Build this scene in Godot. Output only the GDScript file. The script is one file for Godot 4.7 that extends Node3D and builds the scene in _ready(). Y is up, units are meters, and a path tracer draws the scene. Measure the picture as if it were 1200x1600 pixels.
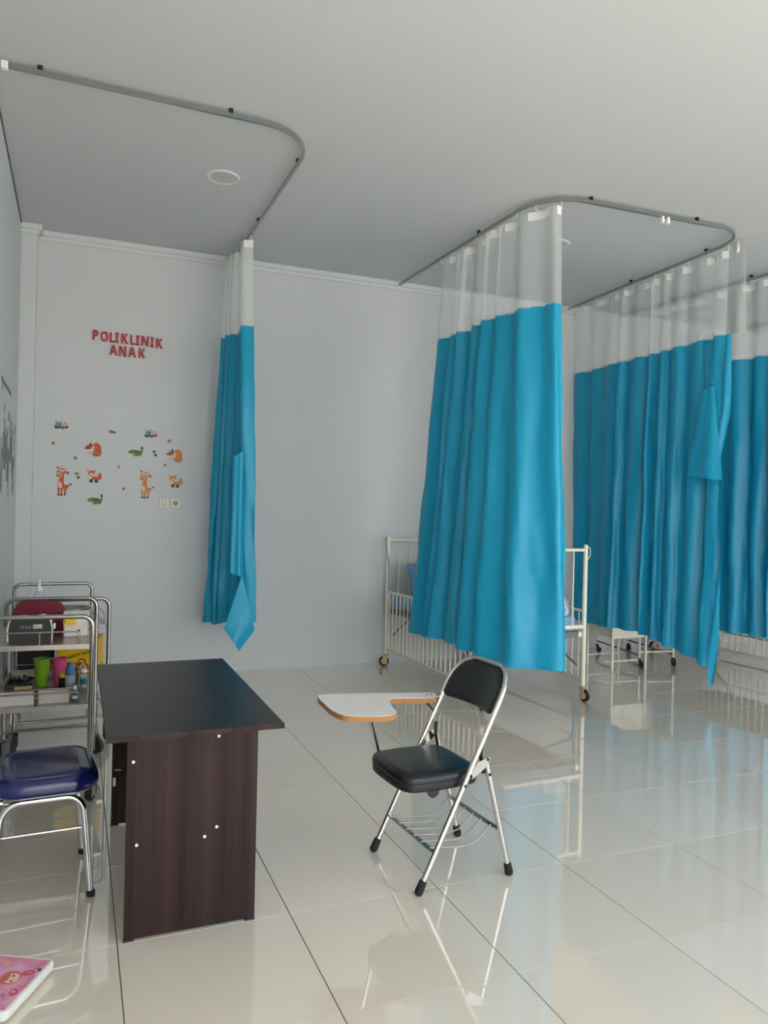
extends Node3D
# Children's clinic room: cots behind blue curtains, a dark desk, a tablet-arm chair, steel trolleys.
var M := {}
var names := {}
var rng := RandomNumberGenerator.new()
const CEIL := 3.76
const BACK := -6.97
const LEFT := -0.46
const RIGHT := 9.16
const REAR := 0.35

# ---------------------------------------------------------------- nodes
func numbered(n: String) -> String:
	var k: int = names.get(n, 0)
	names[n] = k + 1
	return n if k == 0 else "%s_%03d" % [n, k]

func thing(called: String, label: String, category: String, at := Vector3.ZERO, turn := 0.0, group := "") -> Node3D:
	var o := Node3D.new()
	o.name = numbered(called)
	add_child(o)
	o.position = at
	o.rotation.y = turn
	o.set_meta("label", label)
	o.set_meta("category", category)
	if group: o.set_meta("group", group)
	return o

func mesh_of(s) -> Mesh:
	if s is SurfaceTool:
		s.generate_normals()
		return s.commit()
	return s

func part(called: String, s, m: Material, parent: Node) -> MeshInstance3D:
	var o := MeshInstance3D.new()
	o.mesh = mesh_of(s)
	o.material_override = m
	o.name = called
	parent.add_child(o, true)
	return o

func struct(called: String, s, m: Material) -> MeshInstance3D:
	var o := part(numbered(called), s, m, self)
	o.set_meta("kind", "structure")
	return o

# ---------------------------------------------------------------- geometry
func mk() -> SurfaceTool:
	var s := SurfaceTool.new()
	s.begin(Mesh.PRIMITIVE_TRIANGLES)
	s.set_smooth_group(-1)
	return s

func tri(s: SurfaceTool, a: Vector3, b: Vector3, c: Vector3) -> void:
	s.add_vertex(a); s.add_vertex(c); s.add_vertex(b)

func quad(s: SurfaceTool, a: Vector3, b: Vector3, c: Vector3, d: Vector3) -> void:
	tri(s, a, b, c); tri(s, a, c, d)

func box(s: SurfaceTool, c: Vector3, size: Vector3, bevel := 0.0, xf := Transform3D.IDENTITY) -> void:
	s.set_smooth_group(-1)
	var h := size / 2.0
	var b: float = minf(bevel, minf(h.x, minf(h.y, h.z)) * 0.9)
	for ax in 3:
		for sg in [-1.0, 1.0]:
			var u: int = (ax + 1) % 3
			var v: int = (ax + 2) % 3
			var q := []
			for k in [[-1.0, -1.0], [1.0, -1.0], [1.0, 1.0], [-1.0, 1.0]]:
				var p := Vector3.ZERO
				p[ax] = sg * h[ax]
				p[u] = k[0] * (h[u] - b)
				p[v] = k[1] * (h[v] - b)
				q.append(xf * (c + p))
			if sg > 0: quad(s, q[0], q[1], q[2], q[3])
			else: quad(s, q[0], q[3], q[2], q[1])
	if b <= 0.0: return
	for ax in 3:
		var u: int = (ax + 1) % 3
		var v: int = (ax + 2) % 3
		for su in [-1.0, 1.0]:
			for sv in [-1.0, 1.0]:
				var q := []
				for k in [[-1.0, 0], [1.0, 0], [1.0, 1], [-1.0, 1]]:
					var p := Vector3.ZERO
					p[ax] = k[0] * (h[ax] - b)
					p[u] = su * (h[u] if k[1] == 0 else h[u] - b)
					p[v] = sv * (h[v] - b if k[1] == 0 else h[v])
					q.append(xf * (c + p))
				if su * sv < 0: quad(s, q[0], q[1], q[2], q[3])
				else: quad(s, q[0], q[3], q[2], q[1])
	for sx in [-1.0, 1.0]:
		for sy in [-1.0, 1.0]:
			for sz in [-1.0, 1.0]:
				var a := xf * (c + Vector3(sx * h.x, sy * (h.y - b), sz * (h.z - b)))
				var d := xf * (c + Vector3(sx * (h.x - b), sy * h.y, sz * (h.z - b)))
				var e := xf * (c + Vector3(sx * (h.x - b), sy * (h.y - b), sz * h.z))
				if sx * sy * sz > 0: tri(s, a, d, e)
				else: tri(s, a, e, d)

func bx(c: Vector3, size: Vector3, bevel := 0.0, xf := Transform3D.IDENTITY) -> SurfaceTool:
	var s := mk()
	box(s, c, size, bevel, xf)
	return s

func fillet(pts: Array, rad: float, n := 6) -> Array:
	var out := [pts[0]]
	for i in range(1, pts.size() - 1):
		var p: Vector3 = pts[i]
		var a: Vector3 = pts[i - 1]
		var c: Vector3 = pts[i + 1]
		var r := minf(rad, minf((a - p).length(), (c - p).length()) * 0.49)
		var p0 := p + (a - p).normalized() * r
		var p2 := p + (c - p).normalized() * r
		for k in n + 1:
			var t := float(k) / n
			# conic with a weight, close to a circle
			var w := 0.75
			var d := (1 - t) * (1 - t) + 2 * w * t * (1 - t) + t * t
			out.append((p0 * (1 - t) * (1 - t) + p * 2 * w * t * (1 - t) + p2 * t * t) / d)
	out.append(pts[-1])
	return out

func tube(s: SurfaceTool, pts: Array, r: float, sides := 10, closed := false, flat := 1.0) -> void:
	var n := pts.size()
	var rings := []
	var nrm := Vector3.ZERO
	for i in n:
		var a: Vector3 = pts[(i - 1 + n) % n] if closed else pts[maxi(i - 1, 0)]
		var c: Vector3 = pts[(i + 1) % n] if closed else pts[mini(i + 1, n - 1)]
		var t: Vector3 = (c - a).normalized()
		if i == 0:
			nrm = Vector3.UP if absf(t.y) < 0.9 else Vector3.RIGHT
		nrm = (nrm - t * nrm.dot(t)).normalized()
		var b := t.cross(nrm)
		var ring := []
		for j in sides:
			var an := TAU * j / sides
			ring.append(pts[i] + nrm * cos(an) * r + b * sin(an) * r * flat)
		rings.append(ring)
	s.set_smooth_group(0)
	for i in (n if closed else n - 1):
		var q0: Array = rings[i]
		var q1: Array = rings[(i + 1) % n]
		for j in sides:
			var k := (j + 1) % sides
			quad(s, q0[j], q0[k], q1[k], q1[j])
	s.set_smooth_group(-1)
	if not closed:
		for j in range(1, sides - 1):
			tri(s, rings[0][0], rings[0][j + 1], rings[0][j])
			tri(s, rings[n - 1][0], rings[n - 1][j], rings[n - 1][j + 1])

func tb(pts: Array, r: float, sides := 10, closed := false) -> SurfaceTool:
	var s := mk()
	tube(s, pts, r, sides, closed)
	return s

# rectangular profile swept along a level path
func sweep(s: SurfaceTool, pts: Array, w: float, h: float) -> void:
	var n := pts.size()
	var q := []
	for i in n:
		var t: Vector3 = (pts[mini(i + 1, n - 1)] - pts[maxi(i - 1, 0)]).normalized()
		var r := t.cross(Vector3.UP).normalized() * w / 2
		var u := Vector3.UP * h / 2
		q.append([pts[i] - r - u, pts[i] + r - u, pts[i] + r + u, pts[i] - r + u])
	for i in n - 1:
		for j in 4:
			var k := (j + 1) % 4
			quad(s, q[i][k], q[i][j], q[i + 1][j], q[i + 1][k])
	quad(s, q[0][0], q[0][1], q[0][2], q[0][3])
	quad(s, q[n - 1][3], q[n - 1][2], q[n - 1][1], q[n - 1][0])

func lathe(s: SurfaceTool, prof: Array, segs := 20, xf := Transform3D.IDENTITY, smooth := false) -> void:
	for i in prof.size() - 1:
		s.set_smooth_group(0 if smooth else i + 1)
		for j in segs:
			var a0 := TAU * j / segs
			var a1 := TAU * ((j + 1) % segs) / segs
			var p: Vector2 = prof[i]
			var q: Vector2 = prof[i + 1]
			var v00 := xf * Vector3(p.x * cos(a0), p.y, p.x * sin(a0))
			var v01 := xf * Vector3(p.x * cos(a1), p.y, p.x * sin(a1))
			var v10 := xf * Vector3(q.x * cos(a0), q.y, q.x * sin(a0))
			var v11 := xf * Vector3(q.x * cos(a1), q.y, q.x * sin(a1))
			if p.x < 1e-6: tri(s, v00, v10, v11)
			elif q.x < 1e-6: tri(s, v00, v10, v01)
			else: quad(s, v00, v10, v11, v01)
	s.set_smooth_group(-1)

func lt(prof: Array, segs := 20, xf := Transform3D.IDENTITY, smooth := false) -> SurfaceTool:
	var s := mk()
	lathe(s, prof, segs, xf, smooth)
	return s

func area2(p: PackedVector2Array) -> float:
	var a := 0.0
	for i in p.size():
		var q := p[(i + 1) % p.size()]
		a += p[i].x * q.y - q.x * p[i].y
	return a / 2.0

# polygon in the local XY plane, from z0 to z1
func extrude(s: SurfaceTool, poly: PackedVector2Array, z0: float, z1: float, xf := Transform3D.IDENTITY) -> void:
	var p := poly.duplicate()
	if area2(p) < 0: p.reverse()
	var idx := Geometry2D.triangulate_polygon(p)
	s.set_smooth_group(-1)
	for i in range(0, idx.size(), 3):
		var a := p[idx[i]]
		var b := p[idx[i + 1]]
		var c := p[idx[i + 2]]
		if (b - a).cross(c - a) < 0:
			var t := b
			b = c
			c = t
		tri(s, xf * Vector3(a.x, a.y, z1), xf * Vector3(b.x, b.y, z1), xf * Vector3(c.x, c.y, z1))
		tri(s, xf * Vector3(a.x, a.y, z0), xf * Vector3(c.x, c.y, z0), xf * Vector3(b.x, b.y, z0))
	for i in p.size():
		var a := p[i]
		var b := p[(i + 1) % p.size()]
		quad(s, xf * Vector3(a.x, a.y, z0), xf * Vector3(b.x, b.y, z0), xf * Vector3(b.x, b.y, z1), xf * Vector3(a.x, a.y, z1))

func rrect(w: float, d: float, r: float, n := 5) -> PackedVector2Array:
	var out := PackedVector2Array()
	for k in 4:
		var cx := (w / 2 - r) * (1 if k in [0, 3] else -1)
		var cy := (d / 2 - r) * (1 if k in [0, 1] else -1)
		for i in n + 1:
			var a := PI / 2 * k + PI / 2 * i / n
			out.append(Vector2(cx + cos(a) * r, cy + sin(a) * r))
	return out

func smooth_poly(p: PackedVector2Array, sub := 4) -> PackedVector2Array:
	var out := PackedVector2Array()
	var n := p.size()
	for i in n:
		for k in sub:
			out.append(p[i].cubic_interpolate(p[(i + 1) % n], p[(i - 1 + n) % n], p[(i + 2) % n], float(k) / sub))
	return out

# slab lying in XZ (poly is x, z), rounded upper and lower edges
func slab(s: SurfaceTool, poly: PackedVector2Array, y0: float, y1: float, bt: float, bb := 0.0, steps := 4, dome := 0.0) -> void:
	var p := poly.duplicate()
	if area2(p) < 0: p.reverse()
	var n := p.size()
	var nr := PackedVector2Array()
	for i in n:
		var t := (p[(i + 1) % n] - p[(i - 1 + n) % n]).normalized()
		nr.append(Vector2(t.y, -t.x))
	var prof := []
	if bb > 0.0:
		for k in steps:
			var a := PI / 2 * k / steps
			prof.append(Vector2(bb * (1 - sin(a)), y0 + bb * (1 - cos(a))))
		prof.append(Vector2(0, y0 + bb))
	else:
		prof.append(Vector2(0, y0))
	if bt > 0.0:
		for k in steps + 1:
			var a := PI / 2 * k / steps
			prof.append(Vector2(bt * (1 - cos(a)), y1 - bt * (1 - sin(a))))
	else:
		prof.append(Vector2(0, y1))
	if dome > 0.0:
		prof.append(Vector2(bt + dome * 1.5, y1 + dome * 0.5))
		prof.append(Vector2(bt + dome * 4, y1 + dome))
	s.set_smooth_group(0 if bt > 0.0 else -1)
	var ring := func(k: int) -> Array:
		var o := []
		for i in n:
			var q: Vector2 = p[i] - nr[i] * prof[k].x
			o.append(Vector3(q.x, prof[k].y, q.y))
		return o
	for k in prof.size() - 1:
		var r0: Array = ring.call(k)
		var r1: Array = ring.call(k + 1)
		for i in n:
			var j := (i + 1) % n
			quad(s, r0[i], r1[i], r1[j], r0[j])
	var top: Array = ring.call(prof.size() - 1)
	var bot: Array = ring.call(0)
	for pair in [[top, true], [bot, false]]:
		var rr: Array = pair[0]
		var flat := PackedVector2Array()
		for v in rr: flat.append(Vector2(v.x, v.z))
		var idx := Geometry2D.triangulate_polygon(flat)
		if not pair[1]: s.set_smooth_group(-1)
		for i in range(0, idx.size(), 3):
			var a: Vector3 = rr[idx[i]]
			var b: Vector3 = rr[idx[i + 1]]
			var c: Vector3 = rr[idx[i + 2]]
			var up := (b - a).cross(c - a).y > 0
			if up == pair[1]: tri(s, a, b, c)
			else: tri(s, a, c, b)
	s.set_smooth_group(-1)

func sl(poly: PackedVector2Array, y0: float, y1: float, bt: float, bb := 0.0, steps := 4, dome := 0.0) -> SurfaceTool:
	var s := mk()
	slab(s, poly, y0, y1, bt, bb, steps, dome)
	return s

func grid(s: SurfaceTool, f: Callable, nu: int, nv: int) -> void:
	s.set_smooth_group(0)
	var rows := []
	for j in nv + 1:
		var row := []
		for i in nu + 1: row.append(f.call(float(i) / nu, float(j) / nv))
		rows.append(row)
	for j in nv:
		for i in nu:
			quad(s, rows[j][i], rows[j + 1][i], rows[j + 1][i + 1], rows[j][i + 1])
	s.set_smooth_group(-1)

# closed shell between f(u, v, 0) and f(u, v, 1)
func shell(s: SurfaceTool, f: Callable, nu: int, nv: int) -> void:
	grid(s, func(u, v): return f.call(u, v, 1.0), nu, nv)
	grid(s, func(u, v): return f.call(1.0 - u, v, 0.0), nu, nv)
	s.set_smooth_group(0)
	var rim := []
	for i in nu: rim.append(Vector2(float(i) / nu, 0))
	for j in nv: rim.append(Vector2(1, float(j) / nv))
	for i in nu: rim.append(Vector2(1.0 - float(i) / nu, 1))
	for j in nv: rim.append(Vector2(0, 1.0 - float(j) / nv))
	for i in rim.size():
		var a: Vector2 = rim[i]
		var b: Vector2 = rim[(i + 1) % rim.size()]
		quad(s, f.call(a.x, a.y, 1.0), f.call(b.x, b.y, 1.0), f.call(b.x, b.y, 0.0), f.call(a.x, a.y, 0.0))
	s.set_smooth_group(-1)

# ---------------------------------------------------------------- materials
func mat(key: String, c: Color, rough := 0.6, metal := 0.0, spec := 0.5) -> StandardMaterial3D:
	var m := StandardMaterial3D.new()
	m.albedo_color = c
	m.roughness = rough
	m.metallic = metal
	m.metallic_specular = spec
	M[key] = m
	return m

func rgb8(r: int, g: int, b: int) -> Color:
	return Color8(r, g, b)

func noise_tex(freq: float, bump: float, size := 256, sd := 1) -> NoiseTexture2D:
	var n := FastNoiseLite.new()
	n.seed = sd
	n.frequency = freq
	n.noise_type = FastNoiseLite.TYPE_SIMPLEX_SMOOTH
	n.fractal_octaves = 4
	var t := NoiseTexture2D.new()
	t.width = size
	t.height = size
	t.seamless = true
	t.noise = n
	t.as_normal_map = true
	t.bump_strength = bump
	return t

func relief(m: StandardMaterial3D, freq: float, bump: float, scale: float, strength := 1.0, world := true) -> void:
	m.normal_enabled = true
	m.normal_texture = noise_tex(freq, bump)
	m.normal_scale = strength
	m.uv1_triplanar = true
	m.uv1_world_triplanar = world
	m.uv1_scale = Vector3.ONE * scale

func wood_image() -> ImageTexture:
	var im := Image.create(512, 64, false, Image.FORMAT_RGB8)
	var n := FastNoiseLite.new()
	n.seed = 9
	n.frequency = 0.012
	n.fractal_octaves = 5
	var g := FastNoiseLite.new()
	g.seed = 4
	g.frequency = 0.09
	for x in 512:
		var blend: float = absf(x - 256.0) / 256.0
		for y in 64:
			var wob: float = sin(TAU * y / 64.0) * 1.5
			var band: float = n.get_noise_2d(x + wob, 0.0) * (1.0 - blend) + n.get_noise_2d((x + 512) % 512 - 512 + wob, 7.0) * blend
			var fine: float = g.get_noise_2d(x * 2.0, y * 0.25)
			var t := clampf(0.5 + band * 0.9 + fine * 0.22, 0.0, 1.0)
			if x in [51, 52, 175, 337, 338]: t = minf(1.0, t + 0.45)
			im.set_pixel(x, y, Color8(32, 22, 22).lerp(Color8(66, 46, 42), t))
	return ImageTexture.create_from_image(im)

func materials() -> void:
	var m := mat("wall", rgb8(207, 211, 212), 0.65, 0.0, 0.4)
	relief(m, 0.03, 1.2, 0.9, 0.15)
	m = mat("ceiling", rgb8(200, 203, 205), 0.8, 0.0, 0.3)
	relief(m, 0.03, 1.0, 0.8, 0.15)
	mat("trim_paint", rgb8(212, 216, 217), 0.5)
	for k in 3:
		m = mat("tile%d" % k, [rgb8(234, 224, 208), rgb8(232, 222, 205), rgb8(236, 226, 211)][k], 0.02, 0.0, 0.95)
		m.clearcoat_enabled = true
		m.clearcoat = 1.0
		m.clearcoat_roughness = 0.01
	mat("grout", rgb8(96, 92, 86), 0.9)
	mat("window_frame", rgb8(205, 207, 208), 0.4)
	m = mat("pane", Color(0.94, 0.97, 0.97, 0.06), 0.02)
	m.transparency = BaseMaterial3D.TRANSPARENCY_ALPHA
	mat("concrete", rgb8(196, 193, 188), 0.9)
	mat("gap_line", rgb8(92, 96, 98), 0.8)
	m = mat("cloth", rgb8(10, 158, 198), 0.42, 0.0, 0.5)
	m.rim_enabled = true
	m.rim = 0.25
	m.rim_tint = 0.6
	relief(m, 0.02, 3.0, 1.7, 0.35)
	m = mat("net", Color8(232, 236, 236, 84), 0.9, 0.0, 0.2)
	m.transparency = BaseMaterial3D.TRANSPARENCY_ALPHA
	mat("tape", rgb8(244, 244, 241), 0.7)
	mat("hook", rgb8(226, 228, 226), 0.4)
	mat("rail", rgb8(176, 176, 172), 0.25, 0.95)
	mat("rail_clip", rgb8(40, 42, 44), 0.5, 0.4)
	m = mat("wood", Color.WHITE, 0.36, 0.0, 0.3)
	m.albedo_texture = wood_image()
	m.uv1_triplanar = true
	m.uv1_scale = Vector3(1.9, 0.6, 1.9)
	mat("wood_top", rgb8(34, 30, 30), 0.3, 0.0, 0.3)
	mat("desk_foot", rgb8(38, 27, 28), 0.4)
	mat("screw_cap", rgb8(236, 234, 230), 0.4)
	mat("brass", rgb8(214, 190, 130), 0.25, 0.9)
	mat("chrome", rgb8(214, 213, 210), 0.16, 1.0)
	mat("steel", rgb8(170, 167, 161), 0.2, 1.0)
	mat("steel_sheet", rgb8(176, 170, 164), 0.3, 0.95)
	mat("vinyl_black", rgb8(18, 21, 26), 0.3, 0.0, 0.5)
	mat("paint_black", rgb8(16, 16, 18), 0.4)
	mat("rubber", rgb8(24, 24, 26), 0.7)
	mat("grey_rubber", rgb8(62, 62, 62), 0.7)
	mat("laminate", rgb8(232, 230, 226), 0.3)
	m = mat("board_edge", rgb8(176, 128, 82), 0.85)
	relief(m, 0.08, 5.0, 6.0, 1.0)
	mat("vinyl_blue", rgb8(22, 32, 90), 0.16, 0.0, 0.6)
	mat("plastic_white", rgb8(238, 238, 230), 0.35)
	mat("bed_paint", rgb8(232, 226, 208), 0.35)
	mat("bed_frame_grey", rgb8(120, 118, 112), 0.5)
	mat("sheet_blue", rgb8(140, 178, 212), 0.85)
	mat("pillow_blue", rgb8(108, 150, 186), 0.85)
	mat("caster_tan", rgb8(196, 168, 122), 0.5)
	mat("cup_green", rgb8(128, 176, 30), 0.4)
	mat("cup_pink", rgb8(214, 84, 130), 0.4)
	mat("yellow", rgb8(238, 190, 18), 0.5)
	mat("maroon", rgb8(108, 16, 44), 0.75)
	mat("pouch", rgb8(50, 50, 46), 0.7)
	mat("ink", rgb8(20, 18, 16), 0.6)
	mat("cap_blue", rgb8(70, 120, 168), 0.35)
	mat("teal", rgb8(16, 110, 128), 0.4)
	mat("light_wood", rgb8(212, 178, 112), 0.5)
	mat("bin_white", rgb8(222, 214, 204), 0.5)
	m = mat("clear_plastic", Color(0.86, 0.92, 0.94, 0.35), 0.08)
	m.transparency = BaseMaterial3D.TRANSPARENCY_ALPHA
	mat("socket_plate", rgb8(222, 218, 200), 0.4)
	mat("socket_shade", rgb8(150, 146, 130), 0.5)
	mat("letter_red", rgb8(184, 30, 48), 0.45)
	mat("speaker_grille", rgb8(196, 196, 194), 0.7)
	mat("decal_grey", rgb8(116, 124, 128), 0.6)
	var tones := {"a1": [196, 84, 46], "b1": [150, 52, 34], "a2": [204, 122, 48], "b2": [152, 84, 40], "cream": [226, 204, 168], "tan": [206, 160, 124], "white": [238, 238, 232], "dark": [38, 34, 36], "pale": [190, 186, 176],
		"g": [70, 120, 44], "lg": [134, 168, 64], "dg": [34, 74, 36], "teal": [62, 128, 146], "grey": [124, 128, 132], "pink": [206, 132, 146], "olive": [166, 160, 120], "orange": [206, 134, 56], "backing": [222, 216, 204]}
	for k in tones:
		mat("s_" + k, rgb8(tones[k][0], tones[k][1], tones[k][2]), 0.5)

const STICKERS = {
	"giraffe": [["a",[-34,-55,-16,-54,-19,-114,-30,-114]], ["a",[-10,-60,9,-59,2,-119,-10,-119]], ["a",[16,-53,38,-53,30,-112,17,-113]], ["a",[-34,-23,-18,32,14,38,15,-24,40,-31,53,-36,39,-64,-31,-66]], ["cream",[-32,-23,-17,-1,-2,-22,1,-57,-16,-60,-29,-47]], ["a",[-22,107,13,108,23,82,14,44,7,27,-20,32,-43,36,-50,57,-41,85]], ["tan",[-48,63,-36,79,-6,73,2,49,-11,31,-35,34]], ["b",[-49,119,-35,125,-20,107,-32,104]], ["b",[23,82,38,88,56,70,46,60,31,66]], ["white",[-17,92,10]], ["white",[5,87,10]], ["dark",[-15,91,4]], ["dark",[5,84,4]], ["dark",[-38,51,-16,49,-28,39]], ["dark",[-32,-108,-18,-107,-20,-120,-32,-121]], ["dark",[-10,-113,3,-112,1,-124,-11,-124]], ["dark",[17,-106,32,-106,31,-118,17,-118]], ["a",[41,-45,54,-24,59,-26,47,-50]], ["dark",[53,-22,65,-17,78,-22,81,-31,59,-29]], ["b",[-6,124,5]], ["b",[29,105,5]]],
	"curled_fox": [["a",[-6,33,12,55,37,57,58,36,67,9,64,-10,23,-10,-3,0]], ["b",[-2,-19,23,-5,59,-8,70,-24,60,-52,29,-63,9,-57,-2,-44]], ["a",[3,-19,23,-10,57,-12,65,-25,55,-45,29,-53,9,-46]], ["cream",[-28,-12,2,33,10,22,3,-11,-2,-44,-27,-40]], ["pale",[-55,-38,-28,-18,-2,-27,-1,-54]], ["b",[-71,7,-54,27,-29,39,-6,33,-18,5,-48,-5,-59,0]], ["cream",[-67,16,-57,24,-59,5]], ["dark",[-31,38,-23,62,-11,39]], ["dark",[-68,4,5]], ["dark",[-43,17,3]]],
	"standing_fox": [["a",[21,-13,29,23,45,30,59,8,53,-28,31,-30]], ["pale",[35,22,55,39,52,23]], ["a",[-33,-1,26,-2,29,-32,-30,-35]], ["cream",[-38,4,-20,-1,-24,-33,-36,-28]], ["a",[-64,62,-41,42,-12,49,10,52,-4,16,-30,0,-51,13]], ["cream",[-46,24,-10,26,-28,1]], ["cream",[-59,53,-47,44,-51,28]], ["pale",[-7,42,5,47,-4,28]], ["dark",[-39,29,3]], ["dark",[-21,31,3]], ["dark",[-39,-28,-15,-28,-13,-56,-43,-55]], ["dark",[2,-30,26,-29,27,-57,-2,-56]], ["dark",[-41,9,4]]],
	"crocodile": [["g",[-64,-7,-46,12,-21,19,-10,8,20,14,46,4,54,15,45,37,61,48,64,13,57,-15,47,-40,37,-32,1,-41,-15,-36,-30,-17,-56,-13]], ["lg",[-46,-9,-15,-10,6,-33,-12,-36,-29,-17]], ["dg",[-21,17,20,11,45,1,39,-7,-10,1]], ["dg",[44,37,61,48,58,18,52,21]], ["lg",[-35,8,4]], ["dark",[-34,9,2]]],
	"owls": [["dark",[-59,0,-44,-12,-12,-13,47,-6,63,0,50,-25,18,-23,13,-43,2,-24,-44,-33]], ["teal",[-40,42,-30,34,-8,36,3,44,3,-14,-42,-17]], ["grey",[-42,13,-25,11,-27,-16,-42,-17]], ["white",[-28,27,7]], ["white",[-11,28,7]], ["dark",[-27,26,3]], ["dark",[-12,27,3]], ["pink",[7,9,22,26,42,24,53,9,43,-12,18,-13]], ["white",[23,11,5]], ["white",[37,10,5]], ["grey",[22,23,42,23,37,16,25,16]]],
	"log": [["olive",[-20,15,6,25,22,-15,2,-26]], ["dark",[-24,18,5,27,8,18,-18,11]], ["dark",[-2,-16,20,-7,23,-18,2,-28]]],
	"plank": [["grey",[-31,16,31,3,29,-14,-28,-14,-23,0]], ["dark",[-29,9,29,-1,28,-6,-26,0]]],
	"dot": [["a",[0,0,15]], ["b",[0,0,8]]],
}
const STICKER_AT = {"giraffe": [Vector2(-0.116, 1.685), Vector2(0.556, 1.680)], "curled_fox": [Vector2(0.123, 1.967), Vector2(0.801, 1.947)], "standing_fox": [Vector2(0.140, 1.738), Vector2(0.816, 1.718)], "crocodile": [Vector2(0.145, 1.535), Vector2(0.467, 1.962)], "owls": [Vector2(-0.133, 2.156), Vector2(0.592, 2.125)], "log": [Vector2(0.002, 1.738), Vector2(0.628, 1.956)], "plank": [Vector2(0.274, 2.125)], "dot": [Vector2(-0.191, 2.001), Vector2(-0.016, 1.887), Vector2(0.333, 1.826), Vector2(0.377, 1.637), Vector2(0.751, 2.071), Vector2(0.720, 1.857)]}
const LETTERS = [["P", 0.120, 2.940], ["O", 0.194, 2.935], ["L", 0.255, 2.933], ["I", 0.296, 2.935], ["K", 0.355, 2.934], ["L", 0.423, 2.930], ["I", 0.466, 2.929], ["N", 0.526, 2.930], ["I", 0.587, 2.926], ["K", 0.642, 2.921], ["A", 0.270, 2.825], ["N", 0.344, 2.822], ["A", 0.423, 2.822], ["K", 0.499, 2.822]]

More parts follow.
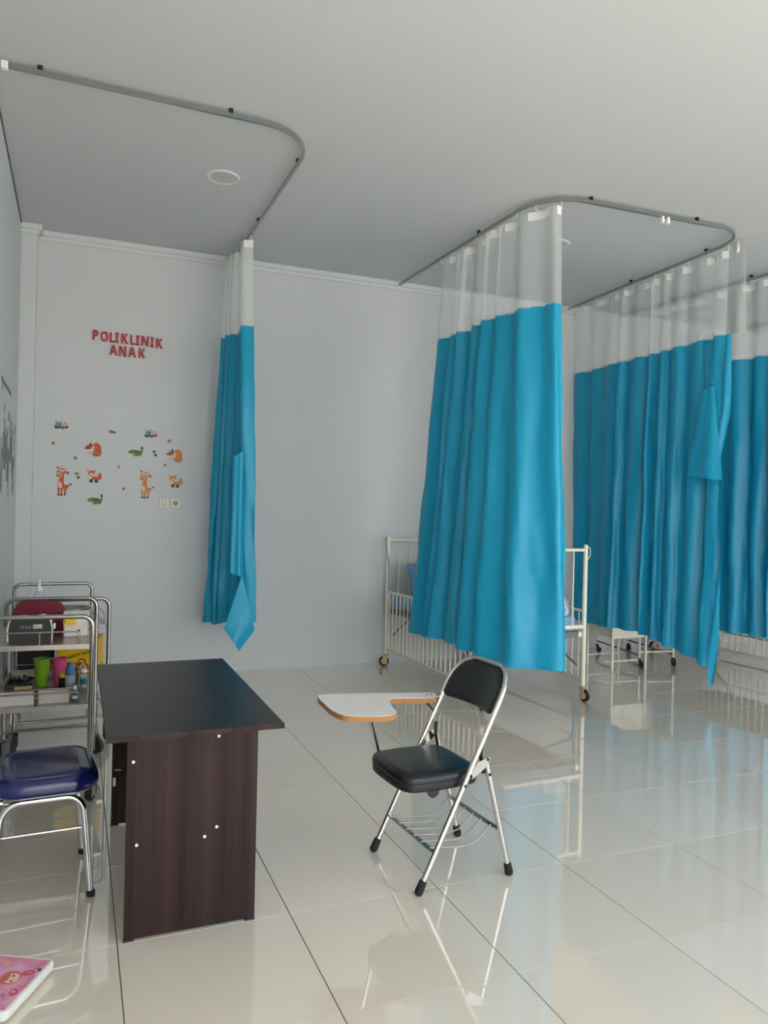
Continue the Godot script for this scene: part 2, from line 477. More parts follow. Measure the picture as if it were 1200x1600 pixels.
# ---------------------------------------------------------------- the room
func room() -> void:
	var th := 0.2
	var w := RIGHT - LEFT
	var cx := (LEFT + RIGHT) / 2
	var cz := (BACK + REAR) / 2
	var d := REAR - BACK
	# floor: grout bed with one tile mesh per tile
	var fl := struct("floor", bx(Vector3(cx, -0.054, cz), Vector3(w + 2 * th, 0.1, d + 2 * th)), M.grout)
	var shared := {}
	var xs := [LEFT]
	var x := 0.158 - 0.6
	while x < RIGHT - 0.03:
		xs.append(x)
		x += 0.6
	xs.append(RIGHT)
	var zs := [BACK]
	var z := -2.717 - 7 * 0.6
	while z < REAR - 0.03:
		zs.append(z)
		z += 0.6
	zs.append(REAR)
	for i in xs.size() - 1:
		for j in zs.size() - 1:
			var sx: float = xs[i + 1] - xs[i] - 0.0035
			var sz: float = zs[j + 1] - zs[j] - 0.0028
			if sx < 0.01 or sz < 0.01: continue
			var key := "%.3f %.3f" % [sx, sz]
			if not shared.has(key): shared[key] = mesh_of(bx(Vector3(0, -0.005, 0), Vector3(sx, 0.01, sz), 0.0005))
			var t := part("tile", shared[key], M["tile%d" % ((i * 7 + j * 5 + i * j) % 3)], fl)
			t.position = Vector3((xs[i] + xs[i + 1]) / 2, 0, (zs[j] + zs[j + 1]) / 2)
	struct("ceiling", bx(Vector3(cx, CEIL + 0.1, cz), Vector3(w + 2 * th, 0.2, d + 2 * th)), M.ceiling)
	struct("wall_back", bx(Vector3(cx, CEIL / 2, BACK - th / 2), Vector3(w + 2 * th, CEIL, th)), M.wall)
	struct("wall_left", bx(Vector3(LEFT - th / 2, CEIL / 2, cz), Vector3(th, CEIL, d)), M.wall)
	struct("wall_right", bx(Vector3(RIGHT + th / 2, CEIL / 2, cz), Vector3(th, CEIL, d)), M.wall)
	# rear wall behind the camera with three tall windows
	var open := [[-0.2, 2.9], [3.1, 6.0], [6.2, 8.9]]
	var sill := 0.12
	var head := 3.3
	var s := mk()
	var last := LEFT
	for o in open:
		box(s, Vector3((last + o[0]) / 2, CEIL / 2, REAR + th / 2), Vector3(o[0] - last, CEIL, th))
		box(s, Vector3((o[0] + o[1]) / 2, sill / 2, REAR + th / 2), Vector3(o[1] - o[0], sill, th))
		box(s, Vector3((o[0] + o[1]) / 2, (head + CEIL) / 2, REAR + th / 2), Vector3(o[1] - o[0], CEIL - head, th))
		last = o[1]
	box(s, Vector3((last + RIGHT) / 2, CEIL / 2, REAR + th / 2), Vector3(RIGHT - last, CEIL, th))
	struct("wall_rear", s, M.wall)
	for o in open:
		var f := mk()
		var ox: float = (o[0] + o[1]) / 2
		var ow: float = o[1] - o[0]
		for k in 4:
			box(f, Vector3(o[0] + 0.025 + (ow - 0.05) * k / 3.0, (sill + head) / 2, REAR + 0.1), Vector3(0.05, head - sill, 0.06), 0.004)
		for y in [sill + 0.025, head - 0.025, 2.1]:
			box(f, Vector3(ox, y, REAR + 0.1), Vector3(ow, 0.05, 0.055), 0.004)
		var wn := struct("window", f, M.window_frame)
		wn.name = numbered("window_1") if false else "window_%d" % (open.find(o) + 1)
		for k in 3:
			part("pane", bx(Vector3(o[0] + 0.025 + (ow - 0.05) * (k + 0.5) / 3.0, (sill + head) / 2, REAR + 0.1), Vector3((ow - 0.05) / 3 - 0.04, head - sill - 0.06, 0.006)), M.pane, wn)
	struct("ground", bx(Vector3(cx, -0.2, REAR + 20.2), Vector3(60, 0.2, 40)), M.concrete)
	# corner pilaster and crown moulding
	struct("wall_pilaster", bx(Vector3(-0.4, CEIL / 2, -6.905), Vector3(0.12, CEIL, 0.13), 0.003), M.wall)
	s = mk()
	for st in [[0.075, 0.022, 0.0], [0.045, 0.05, 0.0]]:
		var h: float = st[0]
		var dp: float = st[1]
		box(s, Vector3((-0.34 + RIGHT) / 2, CEIL - h / 2, BACK + dp / 2), Vector3(RIGHT + 0.34, h, dp), 0.004)
		box(s, Vector3(-0.4 + dp / 2 - 0.01, CEIL - h / 2, -6.905 + dp / 2), Vector3(0.12 + dp, h, 0.13 + dp), 0.004)
	struct("trim_1", s, M.trim_paint)
	struct("trim_2", bx(Vector3(LEFT + 0.004, CEIL - 0.006, (-6.8 + REAR) / 2), Vector3(0.008, 0.012, REAR + 6.8)), M.gap_line)

# ---------------------------------------------------------------- rails and curtains
func rail(label: String, corners: Array, clips: Array, glide: Array, group: String) -> void:
	var pts := []
	for c in corners: pts.append(Vector3(c.x, 0, c.y))
	pts = fillet(pts, 0.34, 10)
	var at := Vector3(corners[0].x, 3.722, corners[0].y)
	var t := thing("curtain_rail", label, "curtain rail", at, 0.0, group)
	var loc := []
	for p in pts: loc.append(p - Vector3(at.x, 0, at.z))
	var s := mk()
	sweep(s, loc, 0.018, 0.024)
	part("track", s, M.rail, t)
	for c in clips:
		part("clip", bx(Vector3(c.x - at.x, 0.024, c.y - at.z), Vector3(0.024, 0.028, 0.024), 0.003), M.rail_clip, t)
	for c in glide:
		part("glider", bx(Vector3(c.x - at.x, -0.028, c.y - at.z), Vector3(0.022, 0.05, 0.03), 0.004), M.tape, t)
	var e: Vector3 = loc[0]
	part("end_cap", bx(e, Vector3(0.034, 0.042, 0.034), 0.004), M.tape, t)
	part("end_cap", bx(loc[-1], Vector3(0.034, 0.042, 0.034), 0.004), M.tape, t)

func along(path: Array, u: float) -> Array:
	var lens := [0.0]
	for i in path.size() - 1: lens.append(lens[-1] + (path[i + 1] - path[i]).length())
	var d: float = clampf(u, 0, 1) * lens[-1]
	for i in path.size() - 1:
		if d <= lens[i + 1] + 1e-6:
			var k: float = (d - lens[i]) / (lens[i + 1] - lens[i])
			var t: Vector2 = (path[i + 1] - path[i]).normalized()
			return [path[i].lerp(path[i + 1], k), Vector2(t.y, -t.x)]
	return [path[-1], Vector2.ZERO]

func pleats(path: Array, n: int, amp: float, sd: int) -> Array:
	rng.seed = sd
	var us := []
	var acc := 0.0
	for i in 2 * n + 1:
		us.append(acc)
		acc += rng.randf_range(0.4, 1.6)
	var out := []
	for i in us.size():
		var a: Array = along(path, us[i] / us[-1])
		out.append(a[0] + a[1] * amp * (1.0 if i % 2 == 0 else -1.0) * rng.randf_range(0.3, 1.35))
	return out

func crom(p: Array, u: float) -> Vector2:
	var n := p.size()
	var f := clampf(u, 0, 1) * (n - 1)
	var i := mini(int(f), n - 2)
	return p[i].cubic_interpolate(p[i + 1], p[maxi(i - 1, 0)], p[mini(i + 2, n - 1)], f - i)

func curtain(label: String, top: Array, bot: Array, ybots: Array, n: int, amp_t: float, amp_b: float, sd: int, ymid := 2.985, sway := 0.012) -> Node3D:
	var o: Vector2 = top[0]
	var at := Vector3(o.x, 3.69, o.y)
	var t := thing("privacy_curtain", label, "curtain", at, 0.0, "blue privacy curtains on ceiling rails")
	var ct := pleats(top, n, amp_t, sd)
	var cb := pleats(bot, n, amp_b, sd)
	var noise := FastNoiseLite.new()
	noise.seed = sd
	noise.frequency = 1.1
	var y0 := 3.675
	var f := func(u: float, y: float) -> Vector3:
		var k: float = u * (ybots.size() - 1)
		var i := mini(int(k), ybots.size() - 2)
		var yb: float = lerpf(ybots[i], ybots[i + 1], k - i)
		var v: float = (y0 - y) / (y0 - 0.43)
		var p := crom(ct, u).lerp(crom(cb, u), clampf(v, 0, 1.05) ** 1.15)
		var w: float = sway * clampf(v * 2.0, 0, 1)
		p += Vector2(noise.get_noise_2d(u * 14.0, y * 0.9), noise.get_noise_2d(u * 14.0 + 50, y * 0.9)) * w * 2.0
		var yy: float = ymid + (y - ymid) * (ymid - yb) / (ymid - 0.43) if y < ymid else y
		return Vector3(p.x, yy, p.y) - at
	var nu := n * 10
	var s := mk()
	grid(s, func(u, v): return f.call(u, lerpf(y0, ymid - 0.01, v)), nu, 8)
	part("net_panel", s, M.net, t)
	s = mk()
	grid(s, func(u, v): return f.call(u, lerpf(ymid, 0.43, v)), nu, 26)
	part("cloth_panel", s, M.cloth, t)
	s = mk()
	grid(s, func(u, v): return f.call(u, lerpf(0.455, 0.428, v)) + Vector3(-0.0015, 0, 0.001), nu, 1)
	part("hem", s, M.cloth, t)
	for i in range(0, 2 * n + 1):
		var u := float(i) / (2 * n)
		var p: Vector3 = f.call(u, y0 - 0.03)
		if i % 2 == 0:
			var hs := mk()
			var du := 0.62 / (2 * n)
			grid(hs, func(a, v):
				var uu: float = clampf(lerpf(u - du, u + du, a), 0, 1)
				return f.call(uu, y0 + 0.004 - 0.062 * v) + Vector3(-0.005, 0, 0.003), 6, 2)
			part("header_tab", hs, M.tape, t)
			var a: Array = along(top, u)
			var r: Vector2 = a[0]
			part("hook", tb([Vector3(r.x - at.x, 0.022, r.y - at.z), Vector3(r.x - at.x, -0.005, r.y - at.z), p + Vector3(0, 0.02, 0)], 0.004, 6), M.hook, t)
	return t

# four-cornered piece of loose cloth with a soft bulge
func flap(called: String, a: Vector3, b: Vector3, c: Vector3, d: Vector3, bulge: Vector3, t: Node3D, m: Material) -> void:
	var o := t.position
	var s := mk()
	grid(s, func(u, v):
		var p: Vector3 = a.lerp(b, u).lerp(d.lerp(c, u), v)
		return p + bulge * (sin(u * PI) + 0.35 * sin(u * TAU * 1.5 + v * 2.0)) * (0.3 + v * 0.7) - o, 10, 10)
	part(called, s, m, t)

func curtains() -> void:
	var rg := "ceiling curtain rails"
	rail("empty aluminium ceiling rail curving over the bay by the left wall", [Vector2(-0.385, -4.345), Vector2(1.285, -4.37), Vector2(1.27, -6.93)], [Vector2(-0.22, -4.35), Vector2(0.77, -4.362), Vector2(1.285, -4.8), Vector2(1.275, -5.9)], [], rg)
	rail("ceiling rail looping around the cot behind the front blue curtain", [Vector2(2.9, -6.93), Vector2(2.98, -4.5), Vector2(4.86, -4.45), Vector2(4.89, -6.93)], [Vector2(2.95, -5.4), Vector2(3.35, -4.49), Vector2(4.3, -4.465), Vector2(4.875, -4.95), Vector2(4.885, -5.9)], [Vector2(3.98, -4.475), Vector2(4.03, -4.474)], rg)
	rail("ceiling rail of the far right bay, partly seen through net", [Vector2(5.58, -6.93), Vector2(5.86, -4.5), Vector2(7.4, -4.45), Vector2(7.22, -6.93)], [Vector2(5.66, -6.2), Vector2(5.77, -5.3), Vector2(6.6, -4.475)], [], rg)
	# gathered curtain at the back wall
	var t := curtain("narrow gathered blue curtain hanging against the back wall", [Vector2(1.215, -6.84), Vector2(1.25, -6.5), Vector2(1.27, -6.17)], [Vector2(1.08, -6.88), Vector2(1.19, -6.62), Vector2(1.38, -6.25)], [0.49, 0.48, 0.52, 0.55], 5, 0.05, 0.06, 11)
	flap("loose_corner", Vector3(1.246, 0.95, -6.1), Vector3(1.364, 0.504, -6.12), Vector3(1.238, 0.34, -6.1), Vector3(1.111, 0.524, -6.12), Vector3(0, 0, 0.03), t, M.cloth)
	flap("folded_edge", Vector3(1.165, 1.9, -6.16), Vector3(1.235, 1.95, -6.13), Vector3(1.26, 0.93, -6.12), Vector3(1.156, 0.97, -6.13), Vector3(0, 0, 0.025), t, M.cloth)
	# front curtain of the middle bay
	curtain("wide bright blue curtain drawn in front of the cot, nearest the camera", [Vector2(2.926, -6.03), Vector2(2.955, -5.3), Vector2(2.985, -4.78), Vector2(3.046, -4.62), Vector2(3.141, -4.545)], [Vector2(2.735, -6.18), Vector2(2.715, -5.6), Vector2(2.745, -5.0), Vector2(2.77, -4.66), Vector2(2.92, -4.47), Vector2(3.16, -4.39)], [0.445, 0.45, 0.465, 0.475, 0.45, 0.42, 0.425], 8, 0.042, 0.05, 29)
	# side curtain of the middle bay
	t = curtain("blue curtain with a torn, drooping front edge, behind the cot's foot end", [Vector2(4.88, -6.84), Vector2(4.885, -5.9), Vector2(4.885, -4.72)], [Vector2(4.78, -6.6), Vector2(4.665, -5.9), Vector2(4.70, -5.3), Vector2(4.69, -4.95), Vector2(4.66, -4.62)], [0.43, 0.44, 0.46, 0.40, 0.31], 10, 0.034, 0.045, 37)
	flap("drooping_flap", Vector3(4.72, 2.527, -4.80), Vector3(4.74, 2.56, -4.70), Vector3(4.70, 1.79, -4.56), Vector3(4.66, 1.835, -4.88), Vector3(-0.03, 0, 0.01), t, M.cloth)
	flap("torn_corner", Vector3(4.84, 2.968, -4.93), Vector3(4.84, 2.964, -4.78), Vector3(4.82, 2.6, -4.76), Vector3(4.80, 2.55, -4.84), Vector3(-0.02, 0, 0.015), t, M.cloth)
	var strip := [Vector3(4.84, 2.975, -4.655), Vector3(4.82, 2.364, -4.645), Vector3(4.76, 1.955, -4.655), Vector3(4.74, 1.749, -4.615), Vector3(4.70, 1.137, -4.56), Vector3(4.68, 0.727, -4.57), Vector3(4.68, 0.45, -4.59), Vector3(4.68, 0.17, -4.61)]
	var wd := [0.03, 0.026, 0.018, 0.026, 0.024, 0.03, 0.034, 0.014]
	var s := mk()
	grid(s, func(u, v):
		var k: float = v * 7.0
		var i := mini(int(k), 6)
		var p: Vector3 = strip[i].lerp(strip[i + 1], k - i)
		var w: float = lerpf(wd[i], wd[i + 1], k - i)
		return p + Vector3(-0.02 * sin(u * PI + v * 9.0), 0, (u - 0.5) * 2.0 * w) - t.position, 6, 40)
	part("torn_strip", s, M.cloth, t)
	flap("net_end", Vector3(4.85, 3.70, -4.68), Vector3(4.79, 3.70, -4.46), Vector3(4.78, 2.93, -4.43), Vector3(4.86, 2.97, -4.70), Vector3(-0.04, 0, 0.02), t, M.net)
	flap("header_bunch", Vector3(4.86, 3.71, -4.66), Vector3(4.78, 3.70, -4.52), Vector3(4.77, 3.59, -4.50), Vector3(4.83, 3.52, -4.60), Vector3(-0.03, 0, 0.02), t, M.tape)
	curtain("blue curtain at the right edge of the photo, in the far bay", [Vector2(5.63, -6.5), Vector2(5.73, -5.6), Vector2(5.83, -4.75), Vector2(6.0, -4.55)], [Vector2(5.60, -6.3), Vector2(5.62, -5.6), Vector2(5.70, -4.9), Vector2(5.9, -4.5)], [0.43, 0.44, 0.44, 0.43], 10, 0.035, 0.05, 51)

# ---------------------------------------------------------------- casters and cots
func caster(parent: Node3D, at: Vector3, r: float, top: float, yaw: float, fork: Material, tyre: Material, hub: Material) -> void:
	var b := Basis(Vector3.UP, yaw)
	var off := b * Vector3(0.02, 0, 0)
	var s := mk()
	for k in [-1, 1]:
		box(s, Vector3(0.008, r + 0.012, k * 0.018), Vector3(r * 0.9, r + 0.03, 0.004), 0.001, Transform3D(b, at))
	box(s, Vector3(0.002, 2 * r + 0.012, 0), Vector3(r * 1.0, 0.012, 0.044), 0.003, Transform3D(b, at))
	tube(s, [at + Vector3(0, 2 * r + 0.01, 0), at + Vector3(0, top, 0)], 0.012, 8)
	var c := part("caster", s, fork, parent)
	var xf := Transform3D(b * Basis(Vector3.RIGHT, PI / 2), at + off + Vector3(0, r, 0))
	part("wheel", lt([Vector2(r * 0.55, -0.012), Vector2(r * 0.9, -0.013), Vector2(r, -0.008), Vector2(r, 0.008), Vector2(r * 0.9, 0.013), Vector2(r * 0.55, 0.012)], 18, xf), tyre, c)
	part("hub", lt([Vector2(0, -0.013), Vector2(r * 0.56, -0.0125), Vector2(r * 0.56, 0.0125), Vector2(0, 0.013)], 14, xf), hub, c)

func cot(label: String, at: Vector3, turn: float, w: float, l: float) -> Node3D:
	# local: head (wall) end at -z, origin at the middle of the floor area
	var t := thing("hospital_cot", label, "cot", at, turn, "cream metal cots")
	var hx := w / 2
	var hz := l / 2
	for sx in [-1, 1]:
		for sz in [-1, 1]:
			var p := part("post", tb([Vector3(sx * hx, 0.125, sz * hz), Vector3(sx * hx, 1.235, sz * hz)], 0.019, 12), M.bed_paint, t)
			part("post_cap", lt([Vector2(0.019, 0), Vector2(0.021, 0.004), Vector2(0.021, 0.02), Vector2(0.012, 0.034), Vector2(0, 0.036)], 12, Transform3D(Basis(), Vector3(sx * hx, 1.225, sz * hz))), M.bed_paint, p)
			caster(t, Vector3(sx * hx, 0, sz * hz), 0.048, 0.15, [2.6, 1.2, 2.9, -1.4][(sx + 1) + (sz + 1) / 2], M.caster_tan, M.rubber, M.caster_tan)
	var bar_end: Mesh = mesh_of(tb([Vector3(0, 0.6, 0), Vector3(0, 1.215, 0)], 0.0065, 8))
	var bar_side: Mesh = mesh_of(tb([Vector3(0, 0.17, 0), Vector3(0, 0.72, 0)], 0.0065, 8))
	for sz in [-1, 1]:
		part("end_rail", tb([Vector3(-hx, 1.215, sz * hz), Vector3(hx, 1.215, sz * hz)], 0.0135, 10), M.bed_paint, t)
		part("end_rail", bx(Vector3(0, 0.6, sz * hz), Vector3(w, 0.03, 0.02), 0.003), M.bed_paint, t)
		for k in 7:
			part("bar", bar_end, M.bed_paint, t).position = Vector3(-hx + w * (k + 1) / 8.0, 0, sz * hz)
	for sx in [-1, 1]:
		var gx: float = sx * (hx + 0.012)
		part("side_rail", tb([Vector3(gx, 0.722, -hz + 0.04), Vector3(gx, 0.722, hz - 0.04)], 0.0125, 10), M.bed_paint, t)
		part("side_rail", tb([Vector3(gx, 0.17, -hz + 0.04), Vector3(gx, 0.17, hz - 0.04)], 0.0115, 10), M.bed_paint, t)
		var nb := 21
		for k in nb:
			part("bar", bar_side, M.bed_paint, t).position = Vector3(gx, 0, -hz + 0.08 + (l - 0.16) * k / (nb - 1))
		part("drop_latch", bx(Vector3(sx * (hx - 0.025), 0.535, hz - 0.02), Vector3(0.04, 0.045, 0.03), 0.004), M.plastic_white, t)
		part("bed_brace", tb([Vector3(sx * (hx - 0.05), 0.29, hz - 0.02), Vector3(sx * (hx - 0.1), 0.5, hz - 0.42)], 0.01, 6), M.bed_frame_grey, t)
		part("bed_brace", tb([Vector3(sx * (hx - 0.05), 0.29, -hz + 0.02), Vector3(sx * (hx - 0.1), 0.5, -hz + 0.3)], 0.01, 6), M.bed_frame_grey, t)
	part("base_frame", bx(Vector3(0, 0.535, 0), Vector3(w - 0.05, 0.045, l - 0.05), 0.004), M.bed_frame_grey, t)
	part("post_cord", tb(fillet([Vector3(hx + 0.02, 1.24, hz), Vector3(hx + 0.045, 1.23, hz), Vector3(hx + 0.04, 1.17, hz + 0.01), Vector3(hx + 0.016, 1.14, hz + 0.01)], 0.03), 0.0035, 6), M.plastic_white, t)
	part("post_cord", tb(fillet([Vector3(-hx + 0.02, 1.255, -hz), Vector3(-hx - 0.03, 1.25, -hz), Vector3(-hx - 0.03, 1.14, -hz + 0.01), Vector3(-hx, 1.02, -hz + 0.026), Vector3(-hx, 0.73, -hz + 0.026)], 0.04), 0.004, 6), M.bed_frame_grey, t)
	return t

func bedding(t: Node3D, w: float, l: float, which: String) -> void:
	var xf := t.transform
	var mt := thing("mattress", "pale blue mattress lying on " + which, "mattress", xf * Vector3(0, 0.5575, 0), t.rotation.y, "cot mattresses")
	part("cover", sl(rrect(w - 0.07, l - 0.07, 0.05), 0, 0.12, 0.025, 0.02, 4, 0.006), M.sheet_blue, mt)

func stripes_image() -> ImageTexture:
	var im := Image.create(128, 128, false, Image.FORMAT_RGB8)
	for x in 128:
		for y in 128:
			var k := (x + int(6.0 * sin(y * 0.1))) % 32
			im.set_pixel(x, y, Color8(88, 120, 172) if k < 6 else (Color8(168, 192, 220) if k < 14 else Color8(214, 222, 232)))
	return ImageTexture.create_from_image(im)

func beds() -> void:
	var c1 := Vector3((2.80 + 2.87 + 3.80 + 3.73) / 4, 0, -5.93)
	var b := cot("cream metal cot with lowered side bars, left of the two, behind the front curtain", c1, deg_to_rad(2.2), 0.94, 1.76)
	bedding(b, 0.94, 1.76, "the cot behind the front blue curtain")
	var xf := b.transform
	var p := thing("pillow", "blue pillow standing against the cot's head bars", "pillow", xf * Vector3(-0.08, 0.69, -0.78), b.rotation.y)
	var s := mk()
	shell(s, func(u, v, side):
		var x: float = (u - 0.5) * 2.0
		var y: float = (v - 0.5) * 2.0
		var e: float = 0.065 * sqrt(maxf(0, 1 - x ** 4)) * sqrt(maxf(0, 1 - y ** 4)) + 0.004
		var yy: float = 0.16 - y * (0.155 - 0.015 * x * x)
		return Vector3(x * (0.25 - 0.02 * (1 - y * y)), yy, (e if side > 0.5 else -e) + 0.02 + (0.32 - yy) * 0.25), 14, 10)
	part("pillow_case", s, M.pillow_blue, p)
	M.stripes = StandardMaterial3D.new()
	M.stripes.albedo_texture = stripes_image()
	M.stripes.uv1_triplanar = true
	M.stripes.uv1_scale = Vector3.ONE * 4.0
	M.stripes.roughness = 0.9
	var bl := thing("folded_blanket", "bundled striped blue blanket at the cot's foot end", "blanket", xf * Vector3(0.31, 0.684, 0.68), b.rotation.y)
	var nz := FastNoiseLite.new()
	nz.seed = 3
	nz.frequency = 3.0
	s = mk()
	var prof := func(u: float, v: float) -> Vector3:
		var a := u * TAU
		var e := v * PI / 2
		var r := 1.0 + 0.25 * nz.get_noise_3d(cos(a) * cos(e), sin(e), sin(a) * cos(e))
		return Vector3(cos(a) * cos(e) ** 0.6 * 0.13 * r, sin(e) * 0.16 * r, sin(a) * cos(e) ** 0.6 * 0.14 * r)
	grid(s, func(u, v): return prof.call(1.0 - u, 1.0 - v), 28, 10)
	part("blanket_fold", s, M.stripes, bl)
	var b2 := cot("cream metal cot in the far right bay, its bars seen under the curtain", Vector3(6.57, 0, -5.93), deg_to_rad(1.0), 0.94, 1.76)
	bedding(b2, 0.94, 1.76, "the cot in the far right bay")
	# low furniture seen under the side curtain
	var t := thing("bedside_stand", "white bedside stand on plain legs seen under the side curtain", "stand", Vector3(4.965, 0, -6.1))
	for q in [[-0.19, 0.18], [0.19, 0.2], [-0.19, -0.2], [0.19, -0.2]]:
		part("leg", bx(Vector3(q[0], 0.27, q[1]), Vector3(0.022, 0.54, 0.022), 0.003), M.bed_paint, t)
	part("body", bx(Vector3(0, 0.43, 0), Vector3(0.36, 0.22, 0.38), 0.004), M.bed_paint, t)
	part("top", bx(Vector3(0, 0.55, 0), Vector3(0.4, 0.02, 0.43), 0.004), M.bed_paint, t)
	part("crossbar", bx(Vector3(-0.06, 0.1, 0.16), Vector3(0.4, 0.014, 0.014), 0.003), M.bed_paint, t)
	part("crossbar", bx(Vector3(0, 0.1, -0.2), Vector3(0.38, 0.014, 0.014), 0.003), M.bed_paint, t)
	t = thing("overbed_table", "white wheeled frame on black casters beside the bedside stand", "trolley", Vector3(5.46, 0, -6.43), deg_to_rad(-9))
	for sx in [-1, 1]:
		for sz in [-1, 1]:
			part("leg", tb([Vector3(sx * 0.19, 0.06, sz * 0.42), Vector3(sx * 0.19, 0.75, sz * 0.42)], 0.011, 8), M.bed_paint, t)
			caster(t, Vector3(sx * 0.19, 0, sz * 0.42), 0.028, 0.09, 0.6 * sx, M.rubber, M.rubber, M.rubber)
		part("side_bar", tb([Vector3(sx * 0.19, 0.12, -0.42), Vector3(sx * 0.19, 0.12, 0.42)], 0.009, 8), M.bed_frame_grey, t)
	part("cross_bar", tb([Vector3(-0.19, 0.15, 0.42), Vector3(0.19, 0.15, 0.42)], 0.009, 8), M.bed_paint, t)
	part("cross_bar", tb([Vector3(-0.19, 0.27, -0.42), Vector3(0.19, 0.27, -0.42)], 0.009, 8), M.bed_paint, t)
	part("top", bx(Vector3(0, 0.76, 0), Vector3(0.42, 0.025, 0.88), 0.004), M.bed_paint, t)

# ---------------------------------------------------------------- desk
func desk() -> void:
	var o := Vector3(0.39, 0, -3.16)
	var t := thing("desk", "dark brown wood-grain desk seen from its end panel", "desk", o)
	part("desktop", bx(Vector3(0.392, 0.741, -3.158) - o, Vector3(0.578, 0.018, 1.2), 0.0015), M.wood_top, t)
	part("desktop_edge", bx(Vector3(0.392, 0.741, -2.5575) - o, Vector3(0.578, 0.0176, 0.002)), M.wood, t)
	for z in [-2.7275, -3.745]:
		var s := mk()
		extrude(s, PackedVector2Array([Vector2(0.178, 0.004), Vector2(0.208, 0.004), Vector2(0.211, 0.009), Vector2(0.594, 0.009), Vector2(0.597, 0.004), Vector2(0.627, 0.006), Vector2(0.627, 0.732), Vector2(0.178, 0.732)]), -0.0075, 0.0075, Transform3D(Basis(), Vector3(-o.x, 0, z - o.z)))
		var p := part("end_panel", s, M.wood, t)
		for x in [0.194, 0.611]:
			part("foot", bx(Vector3(x - o.x, 0.004, z - o.z), Vector3(0.036, 0.008, 0.02), 0.002), M.desk_foot, p)
	part("modesty_panel", bx(Vector3(0.486, 0.51, -3.236) - o, Vector3(0.015, 0.44, 1.0)), M.wood, t)
	part("drawer_box", bx(Vector3(0.34, 0.655, -3.46) - o, Vector3(0.27, 0.15, 0.48), 0.002), M.wood, t)
	var d := part("drawer_front", bx(Vector3(0.198, 0.655, -3.46) - o, Vector3(0.014, 0.15, 0.48), 0.002), M.wood, t)
	part("lock", bx(Vector3(0.189, 0.205, -3.735) - o, Vector3(0.012, 0.04, 0.006), 0.002), M.screw_cap, t)
	part("key", bx(Vector3(0.205, 0.265, -3.727) - o, Vector3(0.028, 0.01, 0.02), 0.003), M.brass, t)
	part("drawer_pull", tb(fillet([Vector3(0.192, 0.66, -3.4) - o, Vector3(0.172, 0.66, -3.4) - o, Vector3(0.172, 0.66, -3.52) - o, Vector3(0.192, 0.66, -3.52) - o], 0.01), 0.004, 8), M.steel, d)
	for q in [[0.198, 0.614], [0.486, 0.677], [0.485, 0.355], [0.443, 0.326], [0.214, 0.328]]:
		part("screw_cap", lt([Vector2(0.0055, 0), Vector2(0.0055, 0.001), Vector2(0.004, 0.002), Vector2(0, 0.0024)], 12, Transform3D(Basis(Vector3.RIGHT, PI / 2), Vector3(q[0], q[1], -2.72) - o)), M.screw_cap, t)

